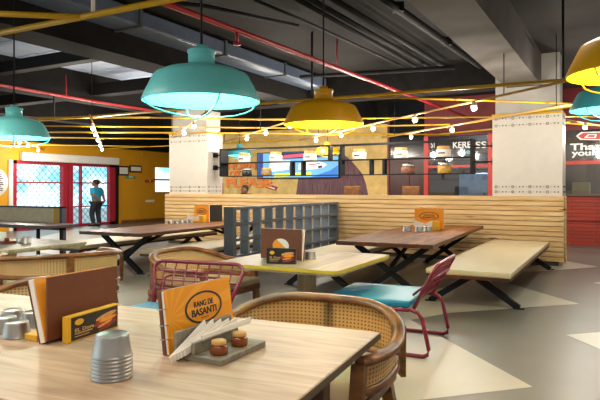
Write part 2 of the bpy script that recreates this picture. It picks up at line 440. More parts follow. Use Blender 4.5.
def column(u0, u1, name):
    v0 = WV+.14; v1 = v0+.62
    c = bstruct(name, [((u0+.05, v0+.04, 0), (u1-.05, v1, 4.0))], M['concrete'])
    mb = MB(); mb.b2((u0, v0, 0), (u1, v1+.03, 2.85)); struct(mb.build('column_cladding', M['column'], c))
    mb = MB(); mb.b2((u0-.01, v0-.012, 2.85), (u1+.01, v1+.03, 2.89)); struct(mb.build('column_strip', M['yellow_pipe'], c))
    mb = MB()
    def dots(f, L):
        for z in (2.80, 2.665, 1.475, 1.375):
            x = .07
            k = 0
            while x < L-.05:
                if k % 5 == 0:
                    for a in range(8):
                        an = a*PI/4
                        f(x+.022*math.cos(an), z+.022*math.sin(an), .012)
                elif k % 5 in (2, 3): f(x, z, .022)
                else: f(x, z, .012)
                x += .062; k += 1
    def front(x, z, r): mb.box((u0+x, v0-.002, z), (r, .006, r))
    def side(x, z, r): mb.box((u1+.002, v0+x, z), (.006, r, r))
    dots(front, u1-u0); dots(side, .62)
    struct(mb.build('column_pattern', M['pattern'], c))
column(-2.22, -.96, 'column')
column(-10.52, -9.26, 'column')

# ------------------------------------------------------------------ mural wall
MV = 16.3
bstruct('wall_mural', [((-13, MV, 0), (-6.05, MV+.2, 3.35))], M['mural'])
bstruct('wall_mural_header', [((-13, MV, 3.35), (-6.05, MV+.2, 4.0))], M['beam_dark'])
def mv(px, py): p = on_v(px, py, MV); u, v = uv_of(p); return (u, p.z)
def on_wall(mb): return mb
# painted shapes on the mural: mauve bell shape, blue strip, red tag (flat paint on the wall)
pts = [mv(293.5, 214), mv(369, 214), mv(368, 194), mv(366, 184), mv(362.5, 174), mv(356, 166), mv(350, 159.5), mv(342, 153), mv(333, 149), mv(320, 151), mv(308, 158), mv(299, 174)]
mb = MB(); mb.plate(pts, MV-.006, MV+.001); o = mb.build('mural_figure', M['mural_dark'], rot=BROT); struct(o)
mb = MB(); mb.plate([mv(216, 200), mv(222, 200), mv(222, 151), mv(216, 151)], MV-.006, MV+.001); struct(mb.build('mural_strip', M['mural_blue'], rot=BROT))
mb = MB(); mb.plate([mv(219, 204), mv(224, 204), mv(223, 183), mv(220, 183)], MV-.009, MV+.001); struct(mb.build('mural_strip', M['mural_red'], rot=BROT))
tagp = [mv(265, 187.5), mv(276, 190.8), mv(278, 187), mv(267, 183.8)]
mb = MB(); mb.plate(tagp, MV-.02, MV+.001); rt = mb.build('painted_tag', M['mural_red'], rot=BROT); struct(rt)
mb = MB(); mb.plate([mv(267.5, 187.2), mv(275, 189.3), mv(275.4, 188), mv(268, 186)], MV-.024, MV-.02); struct(mb.build('tag_stroke', M['white_letters'], rt))
def wall_text(txt, x0, x1, ytop, ybot, v, mat, name, tilt=0.0, depth=.02, bold=.0, outline=None, parent=None, off=.0):
    ym = (ytop+ybot)/2
    a, b = on_v(x0, ym, v), on_v(x1, ym, v)
    ua, ub = uv_of(a)[0], uv_of(b)[0]
    xm = (x0+x1)/2
    zt, zb = on_v(xm, ytop, v).z, on_v(xm, ybot, v).z
    me = text_mesh(txt, ub-ua, zt-zb, depth, bold)
    Mx = Matrix.Translation(((ua+ub)/2, v-depth/2-off, (zt+zb)/2)) @ Matrix.Rotation(tilt, 4, 'Y')
    mb = MB(); mb.mesh(me, Mx); bpy.data.meshes.remove(me)
    o = mb.build(name, mat, parent); o.rotation_euler.z = 0 if parent else BROT
    return o
for txt, x0, x1, yt, yb in (('HORN', 228, 256, 162.5, 169.5), ('OK', 229.5, 242, 170.8, 177.3), ('PLEASE', 226.5, 272, 178, 187.3)):
    struct(wall_text(txt, x0+.45, x1+.45, yt+.3, yb+.3, MV, M['letters_brown'], 'mural_lettering_outline', .0, .012, .03))  # brown outline copy painted behind the orange letters
    struct(wall_text(txt, x0, x1, yt, yb, MV, M['letters_orange'], 'mural_lettering', .0, .03, .042))

# wall screen
u0, _ = mv(259, 165); u1, _ = mv(341, 165)
z0s, z1s = 1.76, 2.62
tv = thing('mounted_television', 'wide wall television with blue car advert above slatted wall', 'television', B((u0+u1)/2, MV-.03, (z0s+z1s)/2), BROT)
w, h = u1-u0, z1s-z0s
mb = MB(); mb.b2((-w/2, -.09, -h/2), (w/2, 0, h/2)); mb.bevel(.01); mb.build('casing', M['black'], tv)
def scr(name, col, st, poly, k):
    mb = MB(); mb.plate([(x*w/2, z*h/2) for x, z in poly], -.094-.002*k, -.089); return mb.build(name, emit(name+str(k), col, st), tv)
scr('screen', '#6fb4e2', .5, [(-.975, -.93), (.975, -.93), (.975, .93), (-.975, .93)], 0)
pic = [('screen_image', '#1f3f92', .6, [(-.97, -.92), (-.84, -.92), (-.84, .92), (-.97, .92)]),
       ('screen_image', '#142a66', .6, [(-.4, .45), (.97, .55), (.97, .92), (-.4, .92)]),
       ('screen_image', '#eef4fa', .8, [(-.7, -.5), (-.2, -.35), (-.15, .35), (-.65, .3)]),
       ('screen_image', '#dfe04a', .8, [(-.55, -.9), (.35, -.78), (.35, -.55), (-.55, -.62)]),
       ('screen_image', '#2f74c8', .7, [(.35, -.92), (.97, -.92), (.97, -.1), (.8, -.45)]),
       ('screen_image', '#f3f3f3', .85, [(.05, -.35), (.2, -.42), (.62, -.25), (.72, -.02), (.6, .16), (.42, .30), (.22, .26), (.06, .05)]),
       ('screen_image', '#b63a44', .7, [(.28, .02), (.55, .10), (.6, .03), (.3, -.06)]),
       ('screen_image', '#e05a70', .7, [(-.35, .5), (.3, .62), (.25, .85), (-.3, .75)]),
       ('screen_image', '#5a2430', .6, [(.12, -.36), (.22, -.40), (.24, -.22), (.14, -.2)]),
       ('screen_image', '#5a2430', .6, [(.52, -.28), (.62, -.24), (.62, -.08), (.52, -.1)])]
for k, (nm, c_, st, pl) in enumerate(pic): scr(nm, c_, st*.8, pl, k+1)

# maroon panel wall
bstruct('wall_maroon', [((-6.05, MV, 0), (-4.95, MV+.2, 2.35))], M['maroon_dark'])
bstruct('wall_maroon_upper', [((-6.05, MV+.02, 2.35), (-4.95, MV+.2, 4.0))], M['black_gloss'])
bstruct('trim_9', [((-5.42, MV-.03, 0), (-5.40, MV, 2.35)), ((-6.06, MV-.04, 0), (-6.0, MV, 3.5))], M['maroon'])
# storefront band above the glass
bstruct('wall_storefront', [((-4.95, MV, 2.92), (5, MV+.2, 4.0)), ((-3.05, MV, 0), (-1.5, MV+.2, 2.92))], M['maroon'])
g = bstruct('window_1', [((-4.95, MV-.06, 0), (-4.83, MV+.1, 2.92)), ((-3.17, MV-.06, 0), (-3.05, MV+.1, 2.92)),
                         ((-4.83, MV-.05, 2.02), (-3.17, MV+.08, 2.09)), ((-4.83, MV-.05, 0), (-3.17, MV+.08, .1))], M['red_frame'])
mb = MB(); mb.b2((-4.83, MV, .1), (-3.17, MV+.02, 2.92)); struct(mb.build('pane', M['glass_dark'], g))
for txt, x0, x1 in (('ST', 431, 435.5), ('KERE', 453, 471), ('SS', 475.5, 486.5)):
    struct(wall_text(txt, x0-.5, x1+.5, 140.8, 148.6, MV-.006, M['ink'], 'window_lettering_edge', 0, .006, .05, parent=g))
    struct(wall_text(txt, x0, x1, 141.5, 148, MV-.012, M['white_letters'], 'window_lettering', 0, .008, .015, parent=g))
struct(wall_text('the', 459, 470, 149, 154, MV-.008, M['cyan_letters'], 'window_lettering', 0, .008, .02, parent=g))
# right storefront with brick counter front
mb = MB(); mb.b2((-1.5, MV-.04, 0), (5, MV+.2, .62)); mb.b2((-1.5, MV-.08, .62), (5, MV+.2, .68)); mb.b2((-1.5, MV-.02, .68), (5, MV+.2, 1.25))
struct(mb.build('wall_brick', M['brick'], rot=BROT))
g2 = bstruct('window_2', [((-1.5, MV-.07, 1.25), (5, MV+.2, 1.30)), ((-1.5, MV-.05, 1.33), (5, MV+.1, 1.36))], M['beam_grey'])
mb = MB(); mb.b2((-1.5, MV-.05, 2.05), (5, MV+.08, 2.14)); mb.b2((-1.5, MV-.06, 1.30), (-1.40, MV+.1, 2.92)); mb.b2((1.2, MV-.06, 1.30), (1.3, MV+.1, 2.92)); struct(mb.build('window_frame', M['red_frame'], g2))
mb = MB(); mb.b2((-1.4, MV, 1.36), (5, MV+.02, 2.92)); struct(mb.build('pane', M['glass_dark'], g2))
for txt, x0, x1, yt, yb in (('Thank', 570, 613, 143, 150), ('your', 571.5, 597, 151.5, 157.5)):
    struct(wall_text(txt, x0-.8, x1+.8, yt-.7, yb+.7, MV-.006, M['ink'], 'window_lettering_edge', 0, .006, .06, parent=g2))
    struct(wall_text(txt, x0, x1, yt, yb, MV-.012, M['white_letters'], 'window_lettering', 0, .008, .03, parent=g2))
def ug(px, py): p = on_v(px, py, MV); return (uv_of(p)[0], p.z)
for poly, mt, k in (([(576, 136), (580, 139.8), (612, 140.5), (606, 131.5), (581, 132)], 'white_letters', 0), ([(578, 136), (582, 138.8), (600, 139.3), (604, 132.6), (583, 133)], 'red_frame', 1),
                    ([(584, 137.8), (596, 138), (597, 134.2), (588, 134.3)], 'white_letters', 2), ([(587, 136.9), (594, 137.1), (595, 135.1), (589, 135.1)], 'red_frame', 3)):
    mb = MB(); mb.plate([ug(x, y) for x, y in poly], MV-.008-.003*k, MV-.004); struct(mb.build('window_emblem', M[mt], g2))
# kitchen behind the glass
bstruct('wall_kitchen', [((-6, 19.5, 0), (6, 19.7, 4.0))], plain('kitchen_wall', '#4a3c34', .5))
bstruct('wall_kitchen_side', [((-2.4, MV+.2, 0), (-2.2, 19.5, 4.0))], plain('kitchen_side', '#3c3a3c', .5))
def bthing(name, label, cat, u, v, z, size, mat, part=None, pmat=None, group=None):
    t = thing(name, label, cat, B(u, v, z), BROT, group)
    mb = MB(); mb.b2((-size[0]/2, -size[1]/2, 0), (size[0]/2, size[1]/2, size[2])); mb.bevel(.015, 1); mb.build('body', mat, t)
    return t
t = bthing('refrigerator', 'tall steel refrigerator behind the glass with red frame', 'refrigerator', -3.9, 18.2, 0, (.9, .7, 1.9), plain('fridge_steel', '#8fa6b6', .35, .3))
mb = MB(); mb.b2((-.42, -.38, .1), (.42, -.35, 1.85)); d_ = mb.build('door', plain('fridge_door', '#a9c4da', .3), t)
mb = MB(); mb.b2((.3, -.42, .8), (.34, -.38, 1.3)); mb.build('handle', M['black'], d_)
t = bthing('oven', 'dark oven cabinet beside the refrigerator behind red framed glass', 'oven', -3.0, 18.3, 0, (.7, .7, 1.75), plain('oven_dark', '#3a444c', .3))
mb = MB(); mb.b2((-.28, -.38, 1.0), (.28, -.35, 1.6)); mb.build('door', plain('oven_glass', '#5c7488', .2), t)
t = bthing('menu_cabinet', 'brown wooden cabinet behind the right hand window', 'cabinet', 1.0, 18.6, 0, (4.4, .6, 2.3), wood('cab_wood', '#4c2f1a', '#6e4a2c', (8, 8, 1), 2))
for uu, nm in ((-1.4, 0), (-.3, 1), (.8, 2), (1.8, 3)):
    mb = MB(); mb.b2((uu-.48, -.34, .2), (uu+.48, -.3, 2.2)); mb.build('door', wood('cab_door%d' % nm, '#5a3c22', '#7e5a36', (8, 8, 1), 2), t)
bstruct('wall_counter', [((-1.45, MV+.2, 0), (1.2, MV+.8, 1.298))], M['concrete'])
t = bthing('carton', 'pale cardboard carton on sill inside the right window', 'box', -.92, 16.75, 1.3, (.42, .35, .3), plain('carton', '#c2a468', .7))
mb = MB(); mb.b2((-.05, -.18, .3), (.05, .18, .303)); mb.build('tape', M['lid_wood'], t)

# ------------------------------------------------------------------ entrance
fr = []
d0 = D0+.12
g = bstruct('door_1', [((-18.12, D0, 0), (-17.95, D0+.16, DZ)), ((-18.12, D1-.42, 0), (-17.95, D1-.12, DZ)), ((-18.12, D0, DZ-.12), (-17.95, D1-.12, DZ)),
                       ((-18.12, D0, 0), (-17.95, D1-.12, .1))], M['red_frame'])
dm = (D0+D1-.2)/2-.05
mid = on_u(67, 180, -18); dm = uv_of(mid)[1]
redd = plain('door_red', '#a81e30', .45)
g.data.materials[0] = redd
mb = MB(); mb.b2((-18.13, dm-.22, 0), (-17.93, dm-.03, DZ)); mb.b2((-18.13, dm+.03, 0), (-17.93, dm+.22, DZ)); struct(mb.build('door_stile', redd, g))
mb = MB()
for z in (.72, 1.62): mb.b2((-18.1, D0+.16, z), (-17.97, dm-.2, z+.05)); mb.b2((-18.1, dm+.2, z), (-17.97, D1-.42, z+.05))
x = uv_of(on_u(81, 180, -18))[1]; mb.b2((-18.1, x-.03, 0), (-17.97, x+.03, DZ))
struct(mb.build('door_rail', redd, g))
mb = MB(); mb.b2((-18.06, D0+.16, .1), (-18.05, D1-.42, DZ-.1)); struct(mb.build('pane', M['glass_clear'], g))
mb = MB()                                              # diamond mesh grille
def seg_clip(a0, a1): return a0, a1
step = .25
y = D0-2.2
while y < D1:
    for sgn in (1, -1):
        p0 = Vector((-18.09, y if sgn > 0 else y+2.2, .1)); p1 = Vector((-18.09, y+2.2 if sgn > 0 else y, DZ-.1))
        ts = [0, 1]
        lo_, hi_ = D0+.16, D1-.42
        dy = p1.y-p0.y
        ta, tb = (lo_-p0.y)/dy, (hi_-p0.y)/dy
        ta, tb = max(0, min(ta, tb)), min(1, max(ta, tb))
        if tb > ta+.01: mb.bar(p0.lerp(p1, ta), p0.lerp(p1, tb), .024, .012)
    y += step
struct(mb.build('door_grille', plain('grille_grey', '#7c9fb0', .5), g))
mb = MB(); mb.b2((-18.05, D1-.12, 0), (-17.9, D1+.0, DZ+.02)); struct(mb.build('door_post', M['black'], g))
mb = MB(); mb.b2((-18.05, D0-.14, 0), (-17.92, D0, DZ)); struct(mb.build('door_post', M['white_metal'], g))
def wthing(name, label, cat, px0, px1, py0, py1, depth, mat, group=None, u=-18, bev=.01):
    a, b_ = on_u(px0, (py0+py1)/2, u), on_u(px1, (py0+py1)/2, u); va, vb = uv_of(a)[1], uv_of(b_)[1]
    xm = (px0+px1)/2; zt, zb = on_u(xm, py0, u).z, on_u(xm, py1, u).z
    t = thing(name, label, cat, B(u, (va+vb)/2, (zt+zb)/2), BROT, group)     # local y along wall, +x out of it
    mb = MB(); mb.b2((0, -(vb-va)/2, -(zt-zb)/2), (depth, (vb-va)/2, (zt-zb)/2)); mb.bevel(bev, 1)
    mb.build('body', mat, t)
    return t, vb-va, zt-zb
t, w_, h_ = wthing('air_curtain', 'long white air curtain box above the glass entrance doors', 'air curtain', 19, 116, 155, 163, .22, M['white_metal'], bev=.03)
mb = MB()
for i in range(24): mb.b2((.05, -w_/2+.15+i*(w_-.4)/24, -h_/2-.012), (.18, -w_/2+.22+i*(w_-.4)/24, -h_/2+.005))
mb.build('vent', M['black'], t)
for px0, px1, y0, y1, lab in ((117.5, 128, 166, 175.5, 'framed certificate with black frame, nearer the entrance doors'), (129, 141, 165.5, 172.5, 'wider framed certificate above the small green sign')):
    t, w_, h_ = wthing('certificate_frame', lab, 'picture frame', px0, px1, y0, y1, .05, M['black'], 'certificates on the yellow wall')
    mb = MB(); mb.b2((.045, -w_/2+.06, -h_/2+.06), (.055, w_/2-.06, h_/2-.06)); mb.build('paper', M['paper'], t)
t, w_, h_ = wthing('exit_sign', 'small green exit sign under the framed certificates', 'sign', 125, 135, 175.8, 178.4, .04, plain('sign_green', '#4f9c7a', .5))
mb = MB(); mb.b2((.04, -.1, -.02), (.046, .12, .02)); mb.build('arrow', M['white_letters'], t)
t, w_, h_ = wthing('fire_alarm_box', 'small red alarm box on yellow wall below the conduit', 'alarm', 145, 152, 179.8, 182.4, .08, M['red_pipe'])  # red alarm box with a white push button
mb = MB(); mb.ball((.085, 0, 0), .03); mb.build('button', M['white_letters'], t)
t, w_, h_ = wthing('switch_plate', 'white switch plate low on the yellow wall', 'switch', 145.5, 154, 199.8, 202.2, .04, M['white_metal'])
mb = MB(); mb.b2((.04, -.1, -.02), (.05, .0, .02)); mb.b2((.04, .03, -.02), (.05, .12, .02)); mb.build('rocker', M['paper'], t)
a = on_u(148.5, 180, -18); mb = MB(); mb.tube([a+Vector((.03, 0, .09)), Vector((a.x+.03, a.y, 2.75)), B(-17.96, uv_of(a)[1]-.4, 2.75), B(-17.96, uv_of(a)[1]-.4, 3.05)], .02, 6)
tag(mb.build('conduit', M['yellow_wall']), 'thin painted conduit rising from the red alarm box', 'conduit')
# window in left wall
g = bstruct('window_3', [((-18.15, W0, 1.23), (-17.97, W0+.06, 2.42)), ((-18.15, W1-.06, 1.23), (-17.97, W1, 2.42)), ((-18.15, W0, 1.78), (-17.97, W1, 1.86)), ((-18.15, W0, 1.23), (-17.97, W1, 1.28)), ((-18.15, W0, 2.37), (-17.97, W1, 2.42))], M['yellow_wall'])
mb = MB(); mb.b2((-18.1, W0, 1.23), (-18.09, W1, 2.42)); struct(mb.build('pane', M['glass_clear'], g))
# round wall sign at far left
p = on_u(-6, 182.5, -18); t = thing('round_sign', 'round white wall sign with dark emblem left of entrance', 'sign', p, BROT)
mb = MB(); mb.lathe([(0, 0), (.47, 0), (.49, .02), (.47, .05), (0, .05)], n=40); mb.xf(Matrix.Rotation(PI/2, 4, 'Y')); mb.build('disc', M['paper'], t)
mb = MB()
for k in range(9): mb.box((.055, .15+random.uniform(-.03, .03), .26-k*.065), (.01, .12+.08*(k % 3), .03))
mb.build('emblem', M['ink'], t)

# ------------------------------------------------------------------ furniture
def x_frame(top_w, foot_w, ztop, th=.075, dp=.06):       # X in local xz plane
    mb = MB()
    for s in (1, -1): mb.bar((-s*top_w/2, 0, ztop-.02), (s*foot_w/2, 0, .012), th, dp, up=(0, 1, 0))
    mb.b2((-top_w/2-.06, -dp/2, ztop-.035), (top_w/2+.06, dp/2, ztop)); 
    for s in (1, -1): mb.b2((s*foot_w/2-.06, -dp/2, 0), (s*foot_w/2+.06, dp/2, .015))
    return mb
def v_frame(spread, ztop, th=.075, dp=.06):
    mb = MB()
    for s in (1, -1): mb.bar((s*.03, 0, ztop-.01), (s*spread/2, 0, .012), th, dp, up=(0, 1, 0))
    mb.b2((-.3, -dp/2, ztop-.03), (.3, dp/2, ztop))
    for s in (1, -1): mb.b2((s*spread/2-.06, -dp/2, 0), (s*spread/2+.06, dp/2, .015))
    return mb
TZ = .72
def dining_table(loc, rot, label):
    t = thing('dining_table', label, 'table', loc, rot, 'long walnut tables on black crossed legs')   # origin: middle of near edge, +y runs along the table
    W, L = 1.33, 4.2
    mb = MB(); mb.b2((-W/2, 0, TZ-.055), (W/2, L, TZ)); mb.bevel(.006, 1); tt = mb.build('tabletop', M['walnut'], t)
    mb = MB(); mb.b2((-W/2-.004, -.004, TZ-.053), (W/2+.004, .02, TZ-.004)); mb.b2((W/2-.016, .02, TZ-.053), (W/2+.004, L, TZ-.004)); mb.b2((-W/2-.004, .02, TZ-.053), (-W/2+.016, L, TZ-.004)); mb.build('edge_band', M['walnut_edge'], tt)
    for y in (.38, L-.38):
        mb = x_frame(1.02, .72, TZ-.055); mb.xf(Matrix.Translation((0, y, 0))); mb.build('leg_frame', M['black'], t)
    mb = MB(); mb.b2((-.03, .36, TZ-.10), (.03, L-.36, TZ-.055)); mb.bar((0, .38, .36), (0, 1.5, TZ-.08), .05, .04, up=(1, 0, 0)); mb.bar((0, L-.38, .36), (0, L-1.5, TZ-.08), .05, .04, up=(1, 0, 0)); mb.build('brace', M['black'], t)
    return t
def bench(loc, rot, label, W=.88, L=4.05):
    t = thing('bench', label, 'bench', loc, rot, 'cream padded benches at the walnut tables')
    mb = MB(); mb.b2((-W/2, 0, .40), (W/2, L, .47)); mb.bevel(.022, 3)
    for f in mb.bm.faces: f.smooth = True
    mb.build('seat_pad', M['cream'], t)
    mb = MB(); mb.b2((-W/2+.01, .005, .365), (W/2-.01, L-.01, .402)); mb.build('seat_board', M['walnut_edge'], t)
    for y in (.35, L-.35):
        mb = v_frame(W+.08, .365); mb.xf(Matrix.Translation((0, y, 0))); mb.build('leg_frame', M['black'], t)
    return t
T3R = -math.radians(26)
e1, e2 = Vector((.899, -.438, 0)), Vector((.438, .899, 0))
p_t3 = Vector((1.697, 7.43, 0)) - e1*.665
dining_table(p_t3, T3R, 'long walnut table before slatted wall, right of the grey lattice')
B3 = math.radians(28.5)
bench(Vector((2.42, 6.65, 0))-Vector((math.cos(B3), -math.sin(B3), 0))*.5, -B3, 'cream bench right of the right walnut table, nearest the red brick', 1.0, 4.5)
bench(p_t3 - e1*(.665+.44) - e2*.0, T3R, 'cream bench between grey lattice and the right walnut table')
T4R = -math.radians(27); f1, f2 = Vector((.891, -.454, 0)), Vector((.454, .891, 0))
p_t4 = Vector((-2.56, 9.25, 0)) - f1*.665
t4 = dining_table(p_t4, T4R, 'long walnut table left of the grey lattice')
bench(p_t4 + f1*(.665+.45) - f2*.02, T4R, 'cream bench between left walnut table and grey lattice')
bench(p_t4 - f1*(.665+.44), T4R, 'cream bench on the entrance side of left walnut table')

# near beige table
T1 = math.radians(23.7); g1, g2v = Vector((math.cos(T1), -math.sin(T1), 0)), Vector((math.sin(T1), math.cos(T1), 0))
def t1p(u, v, z=TZ): p = g1*u + g2v*v; return Vector((p.x, p.y, z))
t1 = thing('dining_table', 'beige wood table in the foreground with cups and menus', 'table', t1p(-.811, 2.856, 0), -T1)      # origin: far right corner
mb = MB(); mb.b2((-2.95, -1.43, TZ-.038), (0, 0, TZ)); mb.bevel(.004, 1); tp = mb.build('tabletop', M['table_beige'], t1)
mb = MB(); mb.b2((-2.95, -.004, TZ-.036), (.003, .003, TZ-.004)); mb.b2((-.004, -1.433, TZ-.036), (.003, 0, TZ-.004)); mb.b2((-2.95, -1.433, TZ-.036), (0, -1.426, TZ-.004)); mb.build('edge_band', M['edge_dark'], tp)
for x, y in ((-.10, -.60), (-.10, -1.30), (-2.86, -.60), (-2.86, -1.30)):
    mb = MB(); mb.box((x, y, (TZ-.038)/2), (.085, .085, TZ-.038)); mb.bevel(.005, 1); mb.build('leg', M['leg_wood'], t1)
mb = MB(); mb.b2((-2.8, -1.29, TZ-.10), (-.14, -1.265, TZ-.038)); mb.build('apron', M['leg_wood'], t1)

def pale_table(loc, rot, label, W, L, edge='edge_yellow'):
    t = thing('pedestal_table', label, 'table', loc, rot, 'pale plank tables on a central pedestal')
    mb = MB(); mb.prism([(x, y) for x, y in rounded_rect(W, L, .07)], TZ-.03, TZ, 0, 1); mb.build('tabletop', [M['table_pale'], M[edge]], t)
    mb = MB(); mb.prism([(x, y) for x, y in rounded_rect(W-.03, L-.03, .06)], TZ-.05, TZ-.03); mb.build('underlay', M['post_pale'], t)
    mb = MB(); mb.box((0, 0, .36), (.15, .15, .64)); mb.bevel(.006, 1); mb.build('pedestal', M['post_pale'], t)
    mb = MB(); mb.box((0, 0, .02), (.62, .62, .04)); mb.bevel(.01, 1); mb.build('base', M['black'], t)
    return t
T2 = math.radians(27.6)
pale_table((.07, 6.02, 0), -T2, 'pale plank table with yellow edge beside the grey lattice, brown menu on it', 1.33, 1.46)
pale_table((-3.80, 7.55, 0), -T2, 'pale plank table at left edge, behind the panelled armchair', 1.33, 1.46, 'post_pale')

# rattan armchair
def make_armchair(label, drop=.13, k=2.6, zlow=.475, posts=(0, -7, 7)):
    t = thing('rattan_armchair', label, 'chair', (0, 0, 0), 0, 'rattan barrel armchairs')
    W, Dp = 1.08, .95
    def path(n=29):
        out = []
        for i in range(n):
            a = -PI*.20 + (PI*1.40)*i/(n-1)           # from right front round the back to left front
            ca, sa = math.cos(a), math.sin(a)
            x = math.copysign(abs(ca)**(2/k), ca)*W/2; y = -math.copysign(abs(sa)**(2/k), sa)*.48
            out.append((x, y))
        return out
    base = path()
    def zr(y): return .76 - drop + drop*max(0, min(1, (-.08-y)/.38))
    top = [(x, y, zr(y)) for x, y in base]
    mb = MB(); mb.tube(top, .040, 10, flat=.62); mb.build('top_rail', M['chair_wood'], t)
    low = [(x*.965, y*.965, zlow+.02*max(0, (.2-y))) for x, y in base]
    mb = MB(); mb.tube(low, .024, 8); mb.build('lower_rail', M['chair_wood'], t)
    # cane band with uv
    mb = MB(); uvl = mb.bm.loops.layers.uv.new('UVMap'); L = 0; prev = None; cols = []
    for i, ((x, y), tp_, lw) in enumerate(zip(base, top, low)):
        if prev is not None: L += math.hypot(x-prev[0], y-prev[1])
        prev = (x, y)
        colv = []
        for k in range(5):
            f = k/4; p = Vector(lw).lerp(Vector((tp_[0]*.985, tp_[1]*.985, tp_[2]-.012)), f)
            colv.append((mb.bm.verts.new(p), (L, p.z)))
        cols.append(colv)
    for a, b_ in zip(cols, cols[1:]):
        for k in range(4):
            q = (a[k], b_[k], b_[k+1], a[k+1]); f = mb.bm.faces.new([e[0] for e in q]); f.smooth = True
            for lp, e in zip(f.loops, q): lp[uvl].uv = e[1]
    g = bmesh.ops.solidify(mb.bm, geom=list(mb.bm.faces), thickness=.008)
    mb.build('cane_back', M['cane'], t)
    n = len(base)
    for i in [n//2+q for q in posts]:
        tp_, lw = Vector(top[i]), Vector(low[i])
        mb = MB(); mb.bar((lw.x*1.085, lw.y*1.085, .40), (tp_.x*1.05, tp_.y*1.05, tp_.z-.01), .03, .06, up=(lw.y, -lw.x, 0)); mb.build('post', M['chair_wood'], t)
    mb = MB(); mb.b2((-.46, -.40, .33), (.46, .42, .40)); mb.bevel(.02, 2); mb.build('seat_frame', M['chair_wood'], t)
    mb = MB(); mb.b2((-.45, -.37, .395), (.45, .42, .465)); mb.bevel(.03, 3)
    for f in mb.bm.faces: f.smooth = True
    mb.build('cushion', M['cream'], t)
    for sx in (1, -1):
        x0, y0 = base[0] if sx > 0 else base[-1]
        mb = MB(); mb.bar((sx*.44, .40, 0), (x0, y0, top[0][2]-.01), .065, .055, up=(0, 1, 0)); mb.build('leg', M['chair_wood'], t)
        mb = MB(); mb.bar((sx*.44, -.43, 0), (sx*.39, -.36, .40), .065, .06, up=(0, 1, 0)); mb.build('leg', M['chair_wood'], t)
    return t
ch = make_armchair('rattan armchair tucked behind far right corner of the foreground table')
ch.location = t1p(-1.30, 2.93, 0); ch.rotation_euler.z = face_rot(-g2v.x, -g2v.y)
dup(ch, t1p(-3.30, 2.80, 0), face_rot(-g2v.x, -g2v.y), 'rattan armchair behind the foreground menus at left, mostly hidden')
h1, h2 = Vector((math.cos(T2), -math.sin(T2), 0)), Vector((math.sin(T2), math.cos(T2), 0))
dup(ch, (-1.02, 6.24, 0), face_rot(h1.x, h1.y), 'rattan armchair facing the yellow-edged table, behind the red wire chair back')
# panelled cane armchair at the left
R3 = make_armchair('armchair with two cane panels seen from behind, left of the photo', .03, 2.1, .54, (0, -9, 9))
R3.location = (-2.61, 6.30, 0); R3.rotation_euler.z = face_rot(-.56, .83); R3.scale = (1.15, 1.0, 1.0)

# red metal chair
def loop_back(w, zb, zt, y0, y1, r=.06):
    pts = []
    for x, f in ((-w/2, 0), (-w/2, .5), (-w/2, .82)): pts.append((x, f))
    for a in range(1, 6):
        an = PI - a*PI/2/5; pts.append((-w/2+r+r*math.cos(an), .82+.18*math.sin(an)))
    out = pts + [(-x, f) for x, f in reversed(pts)]
    return [(x, y0+(y1-y0)*f, zb+(zt-zb)*f) for x, f in out]
def make_red_chair(label):
    t = thing('metal_chair', label, 'chair', (0, 0, 0), 0, 'red tube chairs with blue seats')
    w = .86
    mb = MB(); mb.b2((-w/2+.03, -.36, .41), (w/2-.03, .42, .47)); mb.bevel(.022, 3)
    for f in mb.bm.faces: f.smooth = True
    mb.build('seat', M['blue_seat'], t)
    bl = loop_back(w, .40, .80, -.38, -.60, .08)
    bl = [(x*(.78+.22*min(1, (z-.40)/.33)), y, z) for x, y, z in bl]
    mb = MB(); mb.tube(bl, .017, 8)
    # inner smaller loop
    inn = [(x*.72, y+.03, .50+(z-.40)*.45) for x, y, z in bl]
    mb.tube(inn, .011, 6)
    mb.build('back_frame', M['red_chair'], t)
    mb = MB()
    def pt(x, f): return (x, -.38-.22*f, .40+.40*f)
    for i in range(1, 8):
        x = -w/2+w*i/8; mb.tube([pt(x, .22), pt(x, 1.0)], .007, 6)
    for f in (.22, .42, .61, .80): ww = w/2*(.78+.22*min(1, f*1.2)); mb.tube([pt(-ww, f), pt(ww, f)], .008, 6)
    mb.build('back_grid', M['red_chair'], t)
    for s in (1, -1):
        x = s*w/2
        pts = [(x, -.36, .41), (x, -.44, .385), (x, -.475, .33), (x, -.53, .08), (x, -.52, .035), (x, -.48, .018), (x, .36, .018), (x, .41, .03), (x, .425, .07), (x*.98, .38, .40)]
        mb = MB(); mb.tube(pts, .018, 8); mb.build('leg', M['red_chair'], t)
    mb = MB(); 
    for y in (-.30, .34): mb.tube([(-w/2, y, .395), (w/2, y, .395)], .014, 6)
    for s in (1, -1): mb.tube([(s*w/2, -.36, .40), (s*w/2, .39, .395)], .016, 6)
    mb.build('seat_rail', M['red_chair'], t)
    return t
rc = make_red_chair('red tube chair with blue seat facing the yellow-edged table from its right')
rc.location = (.79, 5.52, 0); rc.rotation_euler.z = face_rot(-math.cos(math.radians(25)), math.sin(math.radians(25)))
c2 = dup(rc, (-1.05, 4.62, 0), face_rot(-.36, -.933), 'red wire backed chair behind the foreground orange menu'); c2.scale = (1.03, .78, 1)

